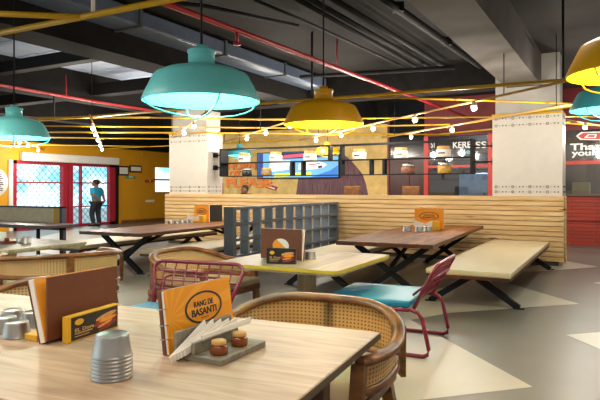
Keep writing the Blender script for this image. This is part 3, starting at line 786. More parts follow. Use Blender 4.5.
# lattice divider
lt = thing('lattice_divider', 'dark grey open lattice divider between the two walnut table booths', 'divider', Vector((.78, 12.9, 0))-Vector((SN, CS, 0))*4.0, BROT)
L, LZ, DPT = 3.98, 1.14, .185
mb = MB(); mb.b2((-DPT/2, 0, 0), (DPT/2, .09, LZ)); mb.build('post', M['lattice'], lt)
mb = MB(); mb.b2((-DPT/2, L-.09, 0), (DPT/2, L, LZ)); mb.build('post', M['lattice'], lt)
for z in (.06, .33, .60, .865, 1.115):
    mb = MB(); mb.b2((-DPT/2, .09, z-.022), (DPT/2, L-.09, z+.022)); mb.build('shelf', M['lattice'], lt)
for i in range(1, 10):
    y = .09+(L-.18)*i/10
    mb = MB(); mb.b2((-DPT/2+.01, y-.02, .03), (DPT/2-.01, y+.02, LZ-.03)); mb.build('upright', M['lattice_lt'], lt)

# left background booth: bench back partition + dark table
p = on_z(62, 231.5, 0.72)
bb = thing('booth_back', 'cream padded booth back with yellow end, left of entrance doors', 'booth', Vector((-5.05, 12.3, 0)), BROT)
mb = MB(); mb.b2((-3.0, 0, .66), (-.05, .07, 1.02)); mb.bevel(.02, 2); mb.build('back_pad', plain('cream_pad', '#f0e2bc', .6), bb)
mb = MB(); mb.b2((-.24, -.012, .66), (-.05, .082, 1.02)); mb.build('end_panel', M['yellow_wood'], bb)
mb = MB(); mb.b2((-.05, -.02, 0), (.02, .09, 1.05)); mb.b2((-3.0, -.02, 1.02), (.02, .09, 1.05)); mb.b2((-3.0, -.02, .55), (.02, .09, .66)); mb.build('frame', plain('frame_navy', '#2c3446', .5), bb)
mb = MB(); mb.b2((-3.0, -.02, 0), (-2.9, .09, .6)); mb.build('leg', M['black'], bb)
t6 = thing('dining_table', 'dark table in front of the cream booth back at far left', 'table', Vector((-4.75, 11.35, 0)), BROT)
mb = MB(); mb.b2((-3.0, -.3, .66), (0, .5, .72)); mb.bevel(.006, 1); mb.build('tabletop', wood('dark_plum', '#3a2830', '#54383a', (1, 9, 9), 2, .4), t6)
for x in (-.3, -2.7):
    for y in (-.2, .34):
        mb = MB(); mb.b2((x-.025, y-.025, 0), (x+.025, y+.025, .66)); mb.build('leg', M['black'], t6)
p = on_z(9, 218.5, .99)

# ------------------------------------------------------------------ cups
CR, CH = .075, .086
def cup_mesh(name='steel_cup'):
    mb = MB()                                   # upside-down cup: rim at z=0
    mb.lathe([(.0, CH-.006), (CR*.80, CH-.006), (CR*.825, CH-.010), (CR-.0012, .004), (CR+.001, .0), (CR+.004, .003), (CR+.001, .007), (CR*.985, .012), (CR*.845, CH-.012), (CR*.83, CH-.002), (CR*.80, CH), (CR*.74, CH-.004), (0, CH-.004+.001)], n=36)
    return mb.build(name, M['steel'])
cup0 = cup_mesh()
first = [True]
def cup(p, s, label, group):
    if first[0]: o = cup0; first[0] = False
    else: o = cup0.copy(); COL.objects.link(o)
    o.location = p; o.scale = (s, s, s); tag(o, label, 'cup', group); return o
base = Vector((-.726, 2.24, TZ))
names = ['lowest steel cup of the seven-cup stack on the foreground table', 'second steel cup from the bottom of the foreground stack', 'third steel cup from the bottom of the foreground stack', 'middle steel cup of the foreground stack, fourth from bottom',
         'third steel cup from the top of the foreground stack', 'second steel cup from the top of the foreground stack', 'topmost upside-down steel cup of the foreground stack']
for i in range(7): cup(base+Vector((0, 0, .0138*i)), 1.0, names[i], 'stacked steel cups on the foreground table')
for (x, y, lb) in ((-1.55, 3.13, 'upside-down steel cup at the back left of the left foreground cluster'), (-1.41, 3.08, 'upside-down steel cup at the back right of cluster, touching the brown menu side'),
                   (-1.50, 2.95, 'upside-down steel cup at front left of the cluster by the picture edge'), (-1.392, 2.85, 'upside-down steel cup at front right of cluster, beside the yellow stand')):
    cup((x, y, TZ), .87, lb, 'steel cups by the brown menu')
cup((.10, 5.98, TZ), .9, 'steel cup behind right end of brown menu on the yellow-edged table', 'steel cups on the pale table')
for (x, y, lb) in ((407, 231, 'left steel cup in front of orange menu on right walnut table'), (419, 231.6, 'middle steel cup in front of orange menu on right walnut table'), (428, 231.2, 'right steel cup in front of orange menu on right walnut table')):
    p = on_z(x, y, TZ); cup(p, 1.0, lb, 'steel cups on the right walnut table')
for i, x in enumerate((169.5, 175.5, 181, 186, 190.5)):
    p = on_z(x, 223.6-.25*i, TZ); cup(p, .74, ['leftmost', 'second from left', 'middle', 'second from right', 'rightmost'][i] + ' of five steel cups on left walnut table', 'steel cups on the left walnut table')
for (x, y, s, lb) in ((26, 243.2, .9, 'steel cup at right of the condiment caddy on left pale table'), (19, 241.6, .6, 'small steel cup between caddy and bigger cup on left pale table')):
    cup(on_z(x, y, TZ), s, lb, 'steel cups on the left pale table')

# ------------------------------------------------------------------ menus
def logo(parent, cx, cz, rx, rz, y, words):
    mb = MB(); n = 40
    for k0, k1, dp in ((1.0, .90, .0),):
        a = [(cx+rx*math.cos(2*PI*i/n), cz+rz*math.sin(2*PI*i/n)) for i in range(n)]
        b_ = [(cx+rx*.9*math.cos(2*PI*i/n), cz+rz*.88*math.sin(2*PI*i/n)) for i in range(n)]
        va = [mb.bm.verts.new((x, y, z)) for x, z in a]; vb = [mb.bm.verts.new((x, y, z)) for x, z in b_]
        for i in range(n): mb.bm.faces.new((va[i], va[(i+1) % n], vb[(i+1) % n], vb[i]))
    for txt, wx, hz, oz in words:
        me = text_mesh(txt, wx, hz, .0015, .02); mb.mesh(me, Matrix.Translation((cx, y, cz+oz))); bpy.data.meshes.remove(me)
    return mb.build('logo', M['ink'], parent)
def leaf(w, h, y0, y1, mb=None):
    mb = mb or MB(); mb.b2((0, y0, 0), (w, y1, h)); return mb
def tilt(mb, a): return mb.xf(Matrix.Rotation(a, 4, 'X'))
# orange spiral menu, foreground
m2 = thing('menu', 'orange spiral-bound menu standing in foreground beside the napkins', 'menu', Vector((-.565, 2.515, TZ+.005)), PI/2-math.radians(30))
A = -math.radians(7)
WM, HM = .468, .278
tilt(leaf(WM, HM, 0, .004), A).build('front_page', M['orange_page'], m2)
tilt(leaf(WM-.01, HM-.004, .005, .016), A).build('pages', M['paper'], m2)
tilt(MB().b2((-.006, .017, 0), (WM-.005, .034, HM)), A).build('back_cover', M['brown_cover'], m2)
for z in (.07, .13, .20):
    mb = MB(); mb.tube([(.012+.022*math.cos(a*PI/6)-.014, .018+.024*math.sin(a*PI/6), z) for a in range(12)], .0022, 6, closed=True); tilt(mb, A).build('ring', M['steel'], m2)
lg = logo(m2, .255, .165, .135, .074, -.0015, (('RANG DE', .14, .027, .019), ('BASANTI', .18, .033, -.019), ('- - - -', .05, .004, -.047)))
lg.data.transform(Matrix.Rotation(A, 4, 'X'))
# brown menu in a yellow stand, foreground left
m1 = thing('menu', 'brown covered menu with orange pages standing left of the steel cup stack', 'menu', Vector((-1.172, 2.69, TZ+.016)), PI/2-math.radians(25.5))
leaf(.455, .298, 0, .008).build('front_cover', M['brown_cover'], m1)
tilt(leaf(.44, .30, .012, .016), -math.radians(14)).build('orange_leaf', M['orange'], m1)
tilt(leaf(.445, .30, .018, .045), -math.radians(16)).build('pages', M['paper'], m1)
tilt(leaf(.45, .303, .047, .054), -math.radians(17)).build('back_cover', M['brown_cover'], m1)
for z in (.09, .16, .23): mb = MB(); mb.tube([(.455+.004+.022*math.cos(a*PI/6), .02+.03*math.sin(a*PI/6), z) for a in range(12)], .0025, 6, closed=True); mb.build('ring', M['steel'], m1)
def card_stand(loc, rot, label, w, h, mat):
    t = thing('card_stand', label, 'card stand', loc, rot, 'food card stands')
    mb = MB(); mb.b2((0, 0, 0), (w, .035, h)); mb.bevel(.003, 1); mb.build('frame', mat, t)
    mb = MB(); mb.b2((w*.06, -.002, h*.06), (w*.97, .004, h*.93)); cd = mb.build('card', M['card_black'], t)
    mb = MB()
    def ell(cx, cz, rx, rz, a, y, mi):
        v_ = [mb.bm.verts.new((cx+rx*math.cos(k*PI/8)*math.cos(a)-rz*math.sin(k*PI/8)*math.sin(a), y, cz+rx*math.cos(k*PI/8)*math.sin(a)+rz*math.sin(k*PI/8)*math.cos(a))) for k in range(16)]
        f = mb.bm.faces.new(v_); f.material_index = mi
    ell(w*.73, h*.48, w*.26, h*.13, .15, -.0030, 0); ell(w*.73, h*.66, w*.22, h*.10, .15, -.0032, 1); ell(w*.76, h*.52, w*.18, h*.07, .1, -.0034, 2); ell(w*.75, h*.25, w*.2, h*.09, .25, -.0036, 0); ell(w*.7, h*.35, w*.16, h*.05, .2, -.0038, 1)
    mb.build('food_picture', [M['food_red'], M['food_tan'], M['orange']], cd)
    mb = MB(); mb.bm.faces.new([mb.bm.verts.new((w*.2+w*.085*math.cos(k*PI/8), -.003, h*.72+h*.12*math.sin(k*PI/8))) for k in range(16)]); mb.build('badge', M['yellow_wood'], cd)
    mb = MB(); me = text_mesh('EL Dora', w*.36, h*.14, .0015, .02); mb.mesh(me, Matrix.Translation((w*.3, -.003, h*.42)))
    mb.b2((w*.12, -.003, h*.27), (w*.45, -.002, h*.31)); mb.b2((w*.12, -.003, h*.17), (w*.40, -.002, h*.20)); mb.build('lettering', M['lid_wood'], cd)
    return t
card_stand(Vector((-1.085, 2.71, TZ)), PI/2-math.radians(21.5), 'black food card in yellow wooden stand against the foreground brown menu', .36, .125, M['yellow_wood'])
ys = thing('menu_stand', 'low yellow wooden block at foot of the foreground brown menu', 'stand', Vector((-1.262, 2.79, TZ)), PI/2-math.radians(25.5))
mb = MB(); mb.b2((-.03, -.03, 0), (.36, .055, .03)); mb.bevel(.003, 1); mb.build('block', M['yellow_wood'], ys)
mb = MB(); mb.b2((.03, -.005, .028), (.32, .02, .032)); mb.build('slot', M['card_black'], ys)
# napkin holder
nh = thing('napkin_holder', 'grey wooden napkin holder tray before the foreground orange menu', 'napkin holder', Vector((-.322, 2.368, TZ)), -math.radians(28))
mb = MB(); mb.b2((-.19, 0, 0), (0, .35, .026)); mb.bevel(.003, 1); mb.build('tray', M['grey_wood'], nh)
mb = MB(); mb.b2((-.155, 0, .026), (-.137, .33, .078)); mb.bevel(.003, 1); mb.build('low_wall', M['grey_wood'], nh)
mb = MB(); mb.b2((-.225, -.03, 0), (-.205, .37, .122)); mb.bevel(.003, 1); mb.build('back_panel', M['grey_wood'], nh)
NB = Matrix.Rotation(-math.radians(28), 4, 'Z'); NB.translation = Vector((-.322, 2.368, TZ))
for i, (y, zz, lb) in enumerate(((.07, .027, 'small sauce jar with pale wooden lid, nearer one on the napkin tray'), (.225, .027, 'small sauce jar with pale lid, farther one on the napkin tray'))):
    jp = NB @ Vector((-.062, y, zz))
    j = thing('sauce_jar', lb, 'jar', jp, 0, 'sauce jars on the napkin tray')
    mb = MB(); mb.lathe([(0, 0), (.034, 0), (.038, .005), (.038, .030), (.031, .038), (.027, .042), (0, .042)], n=24); mb.build('glass', M['jar_brown'], j)
    mb = MB(); mb.lathe([(0, .042), (.031, .042), (.032, .045), (.032, .056), (.029, .059), (0, .059)], n=24); mb.build('lid', M['lid_wood'], j)
for i in range(6):
    a, b_ = Vector((-.195+.0075*i, -.085+.014*i, .020+.006*i)), Vector((-.194+.0075*i, .15+.05*i, .128-.007*i))
    if i == 5: a = Vector((-.115, .02, .10)); b_ = Vector((-.09, .36, .115))
    tk = .018 if i == 5 else .032
    mb = MB(); mb.bar(a, b_, .004, tk, up=(0, 0, 1)); mb.bar(a+Vector((.003, 0, .002)), b_+Vector((.003, -.004, -.012)), .003, tk*.85, up=(0, 0, 1))
    o = mb.build('napkin', M['paper'], loc=NB.translation, rot=-math.radians(28))
    tag(o, ['white folded napkin lowest and leftmost in the foreground holder', 'white folded napkin second from left in foreground holder', 'white folded napkin third from left in foreground holder', 'white folded napkin fanned fourth in foreground holder', 'white folded napkin leaning right over the low wall', 'white folded napkin farthest right, above the far sauce jar'][i], 'napkin', 'napkins in the foreground holder')
# brown menu on the pale table
m3 = thing('menu', 'brown menu with round orange badge standing on the yellow-edged table', 'menu', Vector((-.40, 5.93, TZ+.014)), -math.radians(28))
leaf(.47, .305, 0, .01).build('front_cover', M['brown_cover'], m3)
tilt(leaf(.46, .31, .012, .05), -math.radians(10)).build('pages', M['paper'], m3)
tilt(leaf(.465, .315, .052, .06), -math.radians(12)).build('back_cover', M['brown_cover'], m3)
mb = MB(); mb.bm.faces.new([mb.bm.verts.new((.235+.095*math.cos(k*PI/12), -.002, .135+.075*math.sin(k*PI/12))) for k in range(24)])
bd = mb.build('badge', M['orange'], m3)
mb = MB(); mb.bm.faces.new([mb.bm.verts.new((.235+.094*math.cos(k*PI/12), -.0035, .135+.074*math.sin(k*PI/12))) for k in range(-2, 9)]); mb.build('badge_corner', M['paper'], bd)
mb = MB(); mb.b2((.18, -.004, .10), (.28, -.003, .115)); mb.build('badge_stroke', M['brown_cover'], bd)
card_stand(Vector((-.325, 5.60, TZ)), -math.radians(12), 'black food card in front of the brown menu on the yellow-edged table', .29, .15, M['card_black'])
# orange menus on the walnut tables
def far_menu(loc, rot, label, w, h, spread):
    t = thing('menu', label, 'menu', loc, rot, 'orange menus on the walnut tables')
    mb = leaf(w, h, 0, .006); mb.build('front_page', M['orange'], t)
    mb = leaf(w, h, .008, .03); mb.build('pages', M['paper'], t)
    mb = MB(); mb.b2((0, 0, 0), (w, .006, h)); mb.xf(Matrix.Translation((w*.98, .036, 0)) @ Matrix.Rotation(spread, 4, 'Z')); mb.build('back_cover', M['card_black'], t)
    logo(t, w*.5, h*.62, w*.33, h*.2, -.0015, (('RANG DE', w*.36, h*.08, h*.05), ('BASANTI', w*.42, h*.09, -h*.06)))
    return t
def napkin_pair(loc, rot, w, lab):
    t = thing('napkin_box', lab + ' napkin box', 'napkin holder', loc, rot, 'yellow napkin boxes on the walnut tables')
    mb = MB(); mb.b2((0, 0, 0), (w, .14, .035)); mb.b2((w*.72, 0, .035), (w, .14, .15)); mb.bevel(.004, 1); mb.build('box', M['yellow_wood'], t)
    for i, (x0, x1, nm) in enumerate(((-.06, w*.42, 'left'), (w*.36, w*.7, 'right'))):
        mb = MB(); zl, zr_ = (.17, .10) if i == 0 else (.10, .17)
        mb.plate([(x0, .06), (x1, .05), (x1, zr_), (x0, zl)], .05, .056)
        o = mb.build('napkin', M['paper'], loc=loc, rot=rot); tag(o, nm + ' white napkin fanned from the ' + lab.lower() + ' napkin box', 'napkin', 'napkins on the walnut tables')
pm = on_z(414.5, 228.6, TZ)
far_menu(pm, -math.radians(24), 'orange menu standing on right walnut table behind the steel cups', .52, .37, 2.7)
napkin_pair(on_z(415, 229.6, TZ)+Vector((.02, -.03, 0)), -math.radians(22), .38, 'Yellow right table')
pm = Vector((-2.30, 12.62, TZ))
far_menu(pm, -math.radians(20), 'orange menu standing on left walnut table near slatted wall', .36, .36, 1.2)
napkin_pair(pm+Vector((-.08, -.25, 0)), -math.radians(20), .36, 'Yellow left table')
# caddy on left pale table
cd = thing('condiment_caddy', 'dark red condiment caddy on pale table at left picture edge', 'caddy', on_z(1, 243.5, TZ), -T2)
mb = MB(); mb.b2((-.22, -.08, 0), (.16, .1, .035)); mb.build('tray', M['maroon'], cd)
mb = MB(); mb.b2((-.2, -.06, .035), (-.12, .06, .17)); mb.bevel(.006, 1); mb.build('bottle', M['red_frame'], cd)
mb = MB(); mb.b2((-.08, -.05, .035), (.03, .06, .15)); mb.bevel(.006, 1); mb.build('napkin_stack', M['paper'], cd)
mb = MB(); mb.lathe([(0, .035), (.03, .035), (.03, .08), (0, .08)], (.12, 0, 0), 16); mb.build('shaker', M['jar_brown'], cd)
st = on_z(8, 226, .72)
# ------------------------------------------------------------------ jar shelf between the columns
SV = 12.12
uL = uv_of(on_v(224, 160, SV))[0]; uR = uv_of(on_v(473, 155, SV))[0]
ZS = (1.75, 2.088, 2.43)
sh = thing('hanging_shelf', 'long black metal jar shelf spanning between the two white columns', 'shelf', B(uL, SV, 0), BROT)
SL = uR-uL
for x in (0, SL):
    mb = MB(); mb.b2((x-.02, -.17, ZS[0]), (x+.02, .17, ZS[2]+.02)); mb.build('end_plate', M['black'], sh)
for z in ZS[:2]:
    mb = MB(); mb.b2((0, -.17, z-.012), (SL, .17, z+.004)); mb.build('shelf_board', M['black'], sh)
mb = MB(); mb.b2((0, -.17, ZS[2]-.012), (SL, -.145, ZS[2]+.012)); mb.b2((0, .145, ZS[2]-.012), (SL, .17, ZS[2]+.012)); mb.build('top_rail', M['black'], sh)
for px, k in ((291, 0), (302, 0), (329, 1), (341, 1), (341, 0), (370.5, 0), (383.5, 0)):
    x = uv_of(on_v(px, 160, SV-.17))[0]-uL
    mb = MB(); mb.b2((x-.03, -.17, ZS[k]), (x+.02, .0, ZS[k+1])); mb.build('divider', M['black'], sh)
for (x0, x1) in ((-9.26-uL, 0), (SL, -2.22-uL)):
    for z in (1.98, 2.30):
        mb = MB(); mb.b2((x0, -.02, z-.015), (x1, .02, z+.015)); 
        cx = x0+.03 if x0 < 0 else x1-.03
        mb.b2((cx-.03, -.07, z-.06), (cx+.03, .07, z+.06)); mb.build('wall_arm', M['black'], sh)
def jar(px, lev, kind, label, w=.36, h=.235):
    x = uv_of(on_v(px, 160, SV-.02))[0]
    j = thing('storage_jar', label, 'jar', B(x, SV-.02, ZS[lev]+.006), BROT, 'jars on the black hanging shelf')
    r = w/2*.86
    body = {'white': M['ceramic'], 'black': M['jar_black'], 'tan': M['jar_tan'], 'nuts': M['jar_nuts'], 'gold': M['jar_gold']}[kind]
    mb = MB(); mb.lathe([(0, 0), (r*.93, 0), (r, .015), (r, h*.62), (r*.93, h*.70), (r*.8, h*.72), (0, h*.72)], n=28); mb.build('pot', body, j)
    lm = M['lid_wood'] if kind in ('white', 'tan') else M['steel']
    mb = MB(); mb.lathe([(0, h*.72), (r*.84, h*.72), (r*.86, h*.76), (r*.86, h*.96), (r*.8, h), (0, h)], n=28); mb.build('lid', lm, j)
    if kind == 'white':
        mb = MB()
        for k in range(-5, 6):
            if k % 3 != 2: mb.box((r*1.002*math.sin(k*.09), -r*1.002*math.cos(k*.09), h*.36), (.022, .004, .035), Matrix.Rotation(k*.09, 3, 'Z'))
        mb.build('label_mark', M['pattern'], j)
    elif kind in ('nuts', 'gold'):
        mb = MB(); mb.lathe([(r*.5, h*1.0), (r*.34, h*1.02), (r*.2, h*1.14), (0, h*1.15)], n=16); mb.build('knob', M['steel'], j)
jar(244.3, 1, 'white', 'white jar with wooden lid, leftmost on upper shelf level'); jar(276, 1, 'white', 'white jar with wooden lid on upper level over left part of television'); jar(310, 1, 'white', 'white jar with wooden lid on upper level before the far yellow lamp')
jar(359.5, 1, 'white', 'white jar with wooden lid on upper level before the mustard mural'); jar(401, 1, 'white', 'white jar with wooden lid on upper level before the maroon wall'); jar(443.5, 1, 'white', 'white jar with wooden lid, rightmost on upper shelf level')
jar(247, 0, 'black', 'black jar on lower level before the orange mural lettering', .30, .19); jar(266.5, 0, 'tan', 'tan jar with pale lid on lower level, left of television middle', .32, .19)
jar(408, 0, 'nuts', 'glass jar of brown contents on lower level before the maroon wall', .34, .22); jar(444.5, 0, 'gold', 'glass jar of golden contents on lower level, rightmost jar below', .33, .23)

# bar chairs and seated person behind the partition
def bar_chair(u, v, label):
    t = thing('bar_chair', label, 'chair', B(u, v, 0), BROT, 'tall wooden chairs behind the slatted wall')
    mb = MB(); mb.b2((-.22, -.02, 1.18), (.22, .02, 1.50)); mb.bevel(.015, 2); mb.build('backrest', M['chair_wood'], t)
    mb = MB(); mb.b2((-.23, -.0, .80), (.23, .45, .86)); mb.bevel(.015, 2); mb.build('seat', M['chair_wood'], t)
    for x in (-.2, .2):
        mb = MB(); mb.b2((x-.02, -.02, 0), (x+.02, .02, 1.3)); mb.build('leg', M['chair_wood'], t)
        mb = MB(); mb.b2((x-.02, .41, 0), (x+.02, .45, .82)); mb.build('leg', M['chair_wood'], t)
p = on_d(352, 190, 14.8); bar_chair(*uv_of(p), 'wooden chair top peeking over slatted wall before the mauve mural')
p = on_d(411, 190, 14.2); bar_chair(*uv_of(p), 'wooden chair top peeking over slatted wall before the maroon wall')

# ------------------------------------------------------------------ people
def skin_mesh(verts, edges, radii, root=0, sub=2):
    me = bpy.data.meshes.new('sk'); me.from_pydata(verts, edges, [])
    o = bpy.data.objects.new('sk', me); COL.objects.link(o)
    md = o.modifiers.new('Skin', 'SKIN'); md.use_smooth_shade = True
    for i, r in enumerate(radii):
        d = me.skin_vertices[0].data[i]; d.radius = (r, r) if not isinstance(r, tuple) else r; d.use_root = (i == root)
    s = o.modifiers.new('Sub', 'SUBSURF'); s.levels = sub; s.render_levels = sub
    dg = bpy.context.evaluated_depsgraph_get(); dg.update()
    out = bpy.data.meshes.new_from_object(o.evaluated_get(dg))
    bpy.data.objects.remove(o); bpy.data.meshes.remove(me)
    return out
def chain(pts, radii):
    return skin_mesh(pts, [(i, i+1) for i in range(len(pts)-1)], radii)
def figure(label, loc, rot, J, feet=True, H=1.0):
    t = thing('person', label, 'person', loc, rot)
    V = []; E = []; R = []; idx = {}
    def add(n, p, r, par=None):
        idx[n] = len(V); V.append(p); R.append(r)
        if par: E.append((idx[par], idx[n]))
    for n, p, r, par in J['body']: add(n, p, r, par)
    mb = MB(); me = skin_mesh(V, E, R); mb.mesh(me)
    hx, hy, hz = J['head']
    mb.ball((hx, hy, hz), .098, (.86, 1.02, 1.22), 20)
    mb.ball((hx, hy+.055, hz-.055), .055, (.95, .9, 1.1), 12)           # jaw
    mb.ball((hx, hy+.112, hz-.012), .018, (.8, 1.1, 1.4), 8)            # nose
    for s in (1, -1): mb.ball((hx+s*.086, hy-.005, hz-.01), .026, (.45, .8, 1.2), 8)
    for wr, dr, pn in J['hands']:                                          # palm, four fingers and thumb
        wr, dr, pn = Vector(wr), Vector(dr).normalized(), Vector(pn).normalized(); sd = dr.cross(pn)
        mb.mesh(chain([wr, wr+dr*.05, wr+dr*.09], [(.026, .022), (.038, .018), (.034, .014)]))
        for k, ln in enumerate((.062, .072, .068, .052)):
            b0 = wr+dr*.075+sd*(.027-.018*k)
            mb.mesh(chain([b0, b0+dr*ln*.55, b0+dr*ln*.95+pn*ln*.35], [.0085, .008, .0065]))
        b0 = wr+dr*.03+sd*.028
        mb.mesh(chain([b0, b0+sd*.03+dr*.02+pn*.01, b0+sd*.035+dr*.05+pn*.02], [.011, .0095, .008]))
    body = mb.build('body', M['skin'], t)
    for f in body.data.polygons: f.use_smooth = True
    mb = MB()
    for s in (1, -1): mb.ball((hx+s*.035, hy+.094, hz+.012), .012, (1.1, .5, .7), 8)
    mb.build('eyes', M['hair'], body)
    mb = MB(); mb.b2((hx-.028, hy+.098, hz-.064), (hx+.028, hy+.108, hz-.056)); mb.build('mouth', plain('lips'+t.name, '#6b3a34', .5), body)
    mb = MB(); mb.ball((hx, hy-.022, hz+.032), .106, (.90, .98, 1.06), 20)
    for v_ in list(mb.bm.verts):
        if v_.co.z < hz+.02+max(0, (v_.co.y-hy))*.55 - (0.08 if v_.co.y < hy-.03 else 0): v_.co = Vector((hx, hy, hz)) + (v_.co-Vector((hx, hy, hz)))*.72
    mb.build('hair', M['hair'], t)
    for nm, mt, parts in J['clothes']:
        mb = MB()
        for vs_, es_, rs_ in parts: mb.mesh(skin_mesh(vs_, es_, rs_))
        o = mb.build(nm, M[mt], t)
        for f in o.data.polygons: f.use_smooth = True
    return t
def seg(pts, r): return (pts, [(i, i+1) for i in range(len(pts)-1)], r)
LA = [(.19, .0, 1.40), (.235, -.07, 1.14), (.14, -.17, .95)]; RA = [(-.19, .0, 1.40), (-.245, -.08, 1.14), (-.06, -.19, .93)]
J = dict(body=[('pel', (0, 0, .93), (.135, .10), None), ('waist', (0, .01, 1.10), (.125, .09), 'pel'), ('chest', (0, 0, 1.30), (.145, .10), 'waist'), ('neckb', (0, -.01, 1.44), (.07, .06), 'chest'), ('neck', (0, .005, 1.52), .052, 'neckb'), ('hd', (0, .015, 1.60), .06, 'neck'),
               ('ls', LA[0], .062, 'chest'), ('le', LA[1], .044, 'ls'), ('lw', LA[2], .03, 'le'), ('rs', RA[0], .062, 'chest'), ('re', RA[1], .044, 'rs'), ('rw', RA[2], .03, 're'),
               ('lh', (.095, 0, .88), .09, 'pel'), ('lk', (.11, .02, .49), .058, 'lh'), ('la', (.115, -.02, .09), .04, 'lk'), ('lt', (.125, .12, .035), .036, 'la'),
               ('rh', (-.095, 0, .88), .09, 'pel'), ('rk', (-.10, .09, .49), .058, 'rh'), ('ra', (-.105, .02, .09), .04, 'rk'), ('rt', (-.11, .16, .035), .036, 'ra')],
         head=(0, .03, 1.635), hands=[(LA[2], (-.7, -.1, -.5), (0, 1, .2)), (RA[2], (.8, -.05, -.3), (0, 1, .2))],
         clothes=[('shirt', 'shirt', [([(0, 0, .88), (0, .01, 1.10), (0, 0, 1.30), (0, -.005, 1.43), (.19, 0, 1.40), (.225, -.05, 1.22), (-.19, 0, 1.40), (-.23, -.055, 1.22)], [(0, 1), (1, 2), (2, 3), (2, 4), (4, 5), (2, 6), (6, 7)], [(.165, .135), (.15, .125), (.165, .125), (.085, .075), .085, .07, .085, .07])]),
                  ('trousers', 'trousers', [([(0, 0, .95), (.095, 0, .87), (.11, .02, .49), (.115, -.02, .10), (-.095, 0, .87), (-.10, .09, .49), (-.105, .02, .10)], [(0, 1), (1, 2), (2, 3), (0, 4), (4, 5), (5, 6)], [(.15, .12), .108, .076, .062, .108, .076, .062])]),
                  ('shoe', 'black_cloth', [seg([(.115, -.05, .05), (.12, .05, .045), (.128, .15, .035)], [.048, .05, .036])]), ('shoe', 'black_cloth', [seg([(-.105, -.01, .05), (-.108, .09, .045), (-.112, .19, .035)], [.048, .05, .036])])])
pp = Vector((-7.72, 22.0, 0)); 
ps = figure('person in cyan polo and dark trousers standing at the entrance, hands behind back', pp, face_rot(-.93, .2), J)
ps.scale = (1.35, 1.35, 1.0)
# seated customer behind the partition
seat_u, seat_v = uv_of(on_d(246, 190, 16.0))
LA = [(.19, .0, 1.24), (.25, .06, 1.0), (.16, .30, .92)]; RA = [(-.19, .0, 1.24), (-.25, .06, 1.0), (-.16, .30, .92)]
J2 = dict(body=[('pel', (0, -.02, .78), (.135, .11), None), ('waist', (0, -.01, .95), (.125, .09), 'pel'), ('chest', (0, 0, 1.13), (.145, .10), 'waist'), ('neckb', (0, .0, 1.26), (.07, .06), 'chest'), ('neck', (0, .02, 1.31), .052, 'neckb'), ('hd', (0, .04, 1.37), .06, 'neck'),
               ('ls', LA[0], .062, 'chest'), ('le', LA[1], .044, 'ls'), ('lw', LA[2], .03, 'le'), ('rs', RA[0], .062, 'chest'), ('re', RA[1], .044, 'rs'), ('rw', RA[2], .03, 're'),
               ('lh', (.095, .02, .75), .09, 'pel'), ('lk', (.12, .40, .74), .058, 'lh'), ('la', (.12, .38, .36), .04, 'lk'), ('lt', (.125, .50, .31), .036, 'la'),
               ('rh', (-.095, .02, .75), .09, 'pel'), ('rk', (-.12, .40, .74), .058, 'rh'), ('ra', (-.12, .38, .36), .04, 'rk'), ('rt', (-.125, .50, .31), .036, 'ra')],
         head=(0, .05, 1.40), hands=[(LA[2], (-.3, 1, -.1), (0, -.2, -1)), (RA[2], (.3, 1, -.1), (0, -.2, -1))],
         clothes=[('shirt', 'black_cloth', [([(0, -.02, .76), (0, -.01, .95), (0, 0, 1.13), (0, 0, 1.25), (.19, 0, 1.24), (.25, .06, 1.0), (.18, .25, .935), (-.19, 0, 1.24), (-.25, .06, 1.0), (-.18, .25, .935)], [(0, 1), (1, 2), (2, 3), (2, 4), (4, 5), (5, 6), (2, 7), (7, 8), (8, 9)], [(.165, .135), (.15, .125), (.165, .125), (.085, .075), .085, .065, .048, .085, .065, .048])]),
                  ('trousers', 'trousers', [([(0, -.02, .79), (.095, .02, .75), (.12, .40, .74), (.12, .38, .37), (-.095, .02, .75), (-.12, .40, .74), (-.12, .38, .37)], [(0, 1), (1, 2), (2, 3), (0, 4), (4, 5), (5, 6)], [(.15, .13), .105, .076, .06, .105, .076, .06])])])
sp = B(seat_u, seat_v, 0)
figure('person in black clothing seated behind the slatted wall below orange mural lettering', sp, face_rot(-.75, -.66), J2)
stl = thing('bar_stool', 'dark stool under the seated person behind the slatted wall', 'stool', sp, 0)
mb = MB(); mb.lathe([(0, .52), (.2, .52), (.21, .55), (.19, .58), (0, .58)], n=24); mb.build('seat', M['chair_wood'], stl)
for k in range(4):
    a = k*PI/2+PI/4; mb = MB(); mb.bar((.24*math.cos(a), .24*math.sin(a), 0), (.13*math.cos(a), .13*math.sin(a), .525), .035, .035); mb.build('leg', M['black'], stl)
mb = MB(); mb.tube([(.2*math.cos(k*PI/8), .2*math.sin(k*PI/8), .27) for k in range(16)], .012, 6, closed=True); mb.build('foot_ring', M['black'], stl)

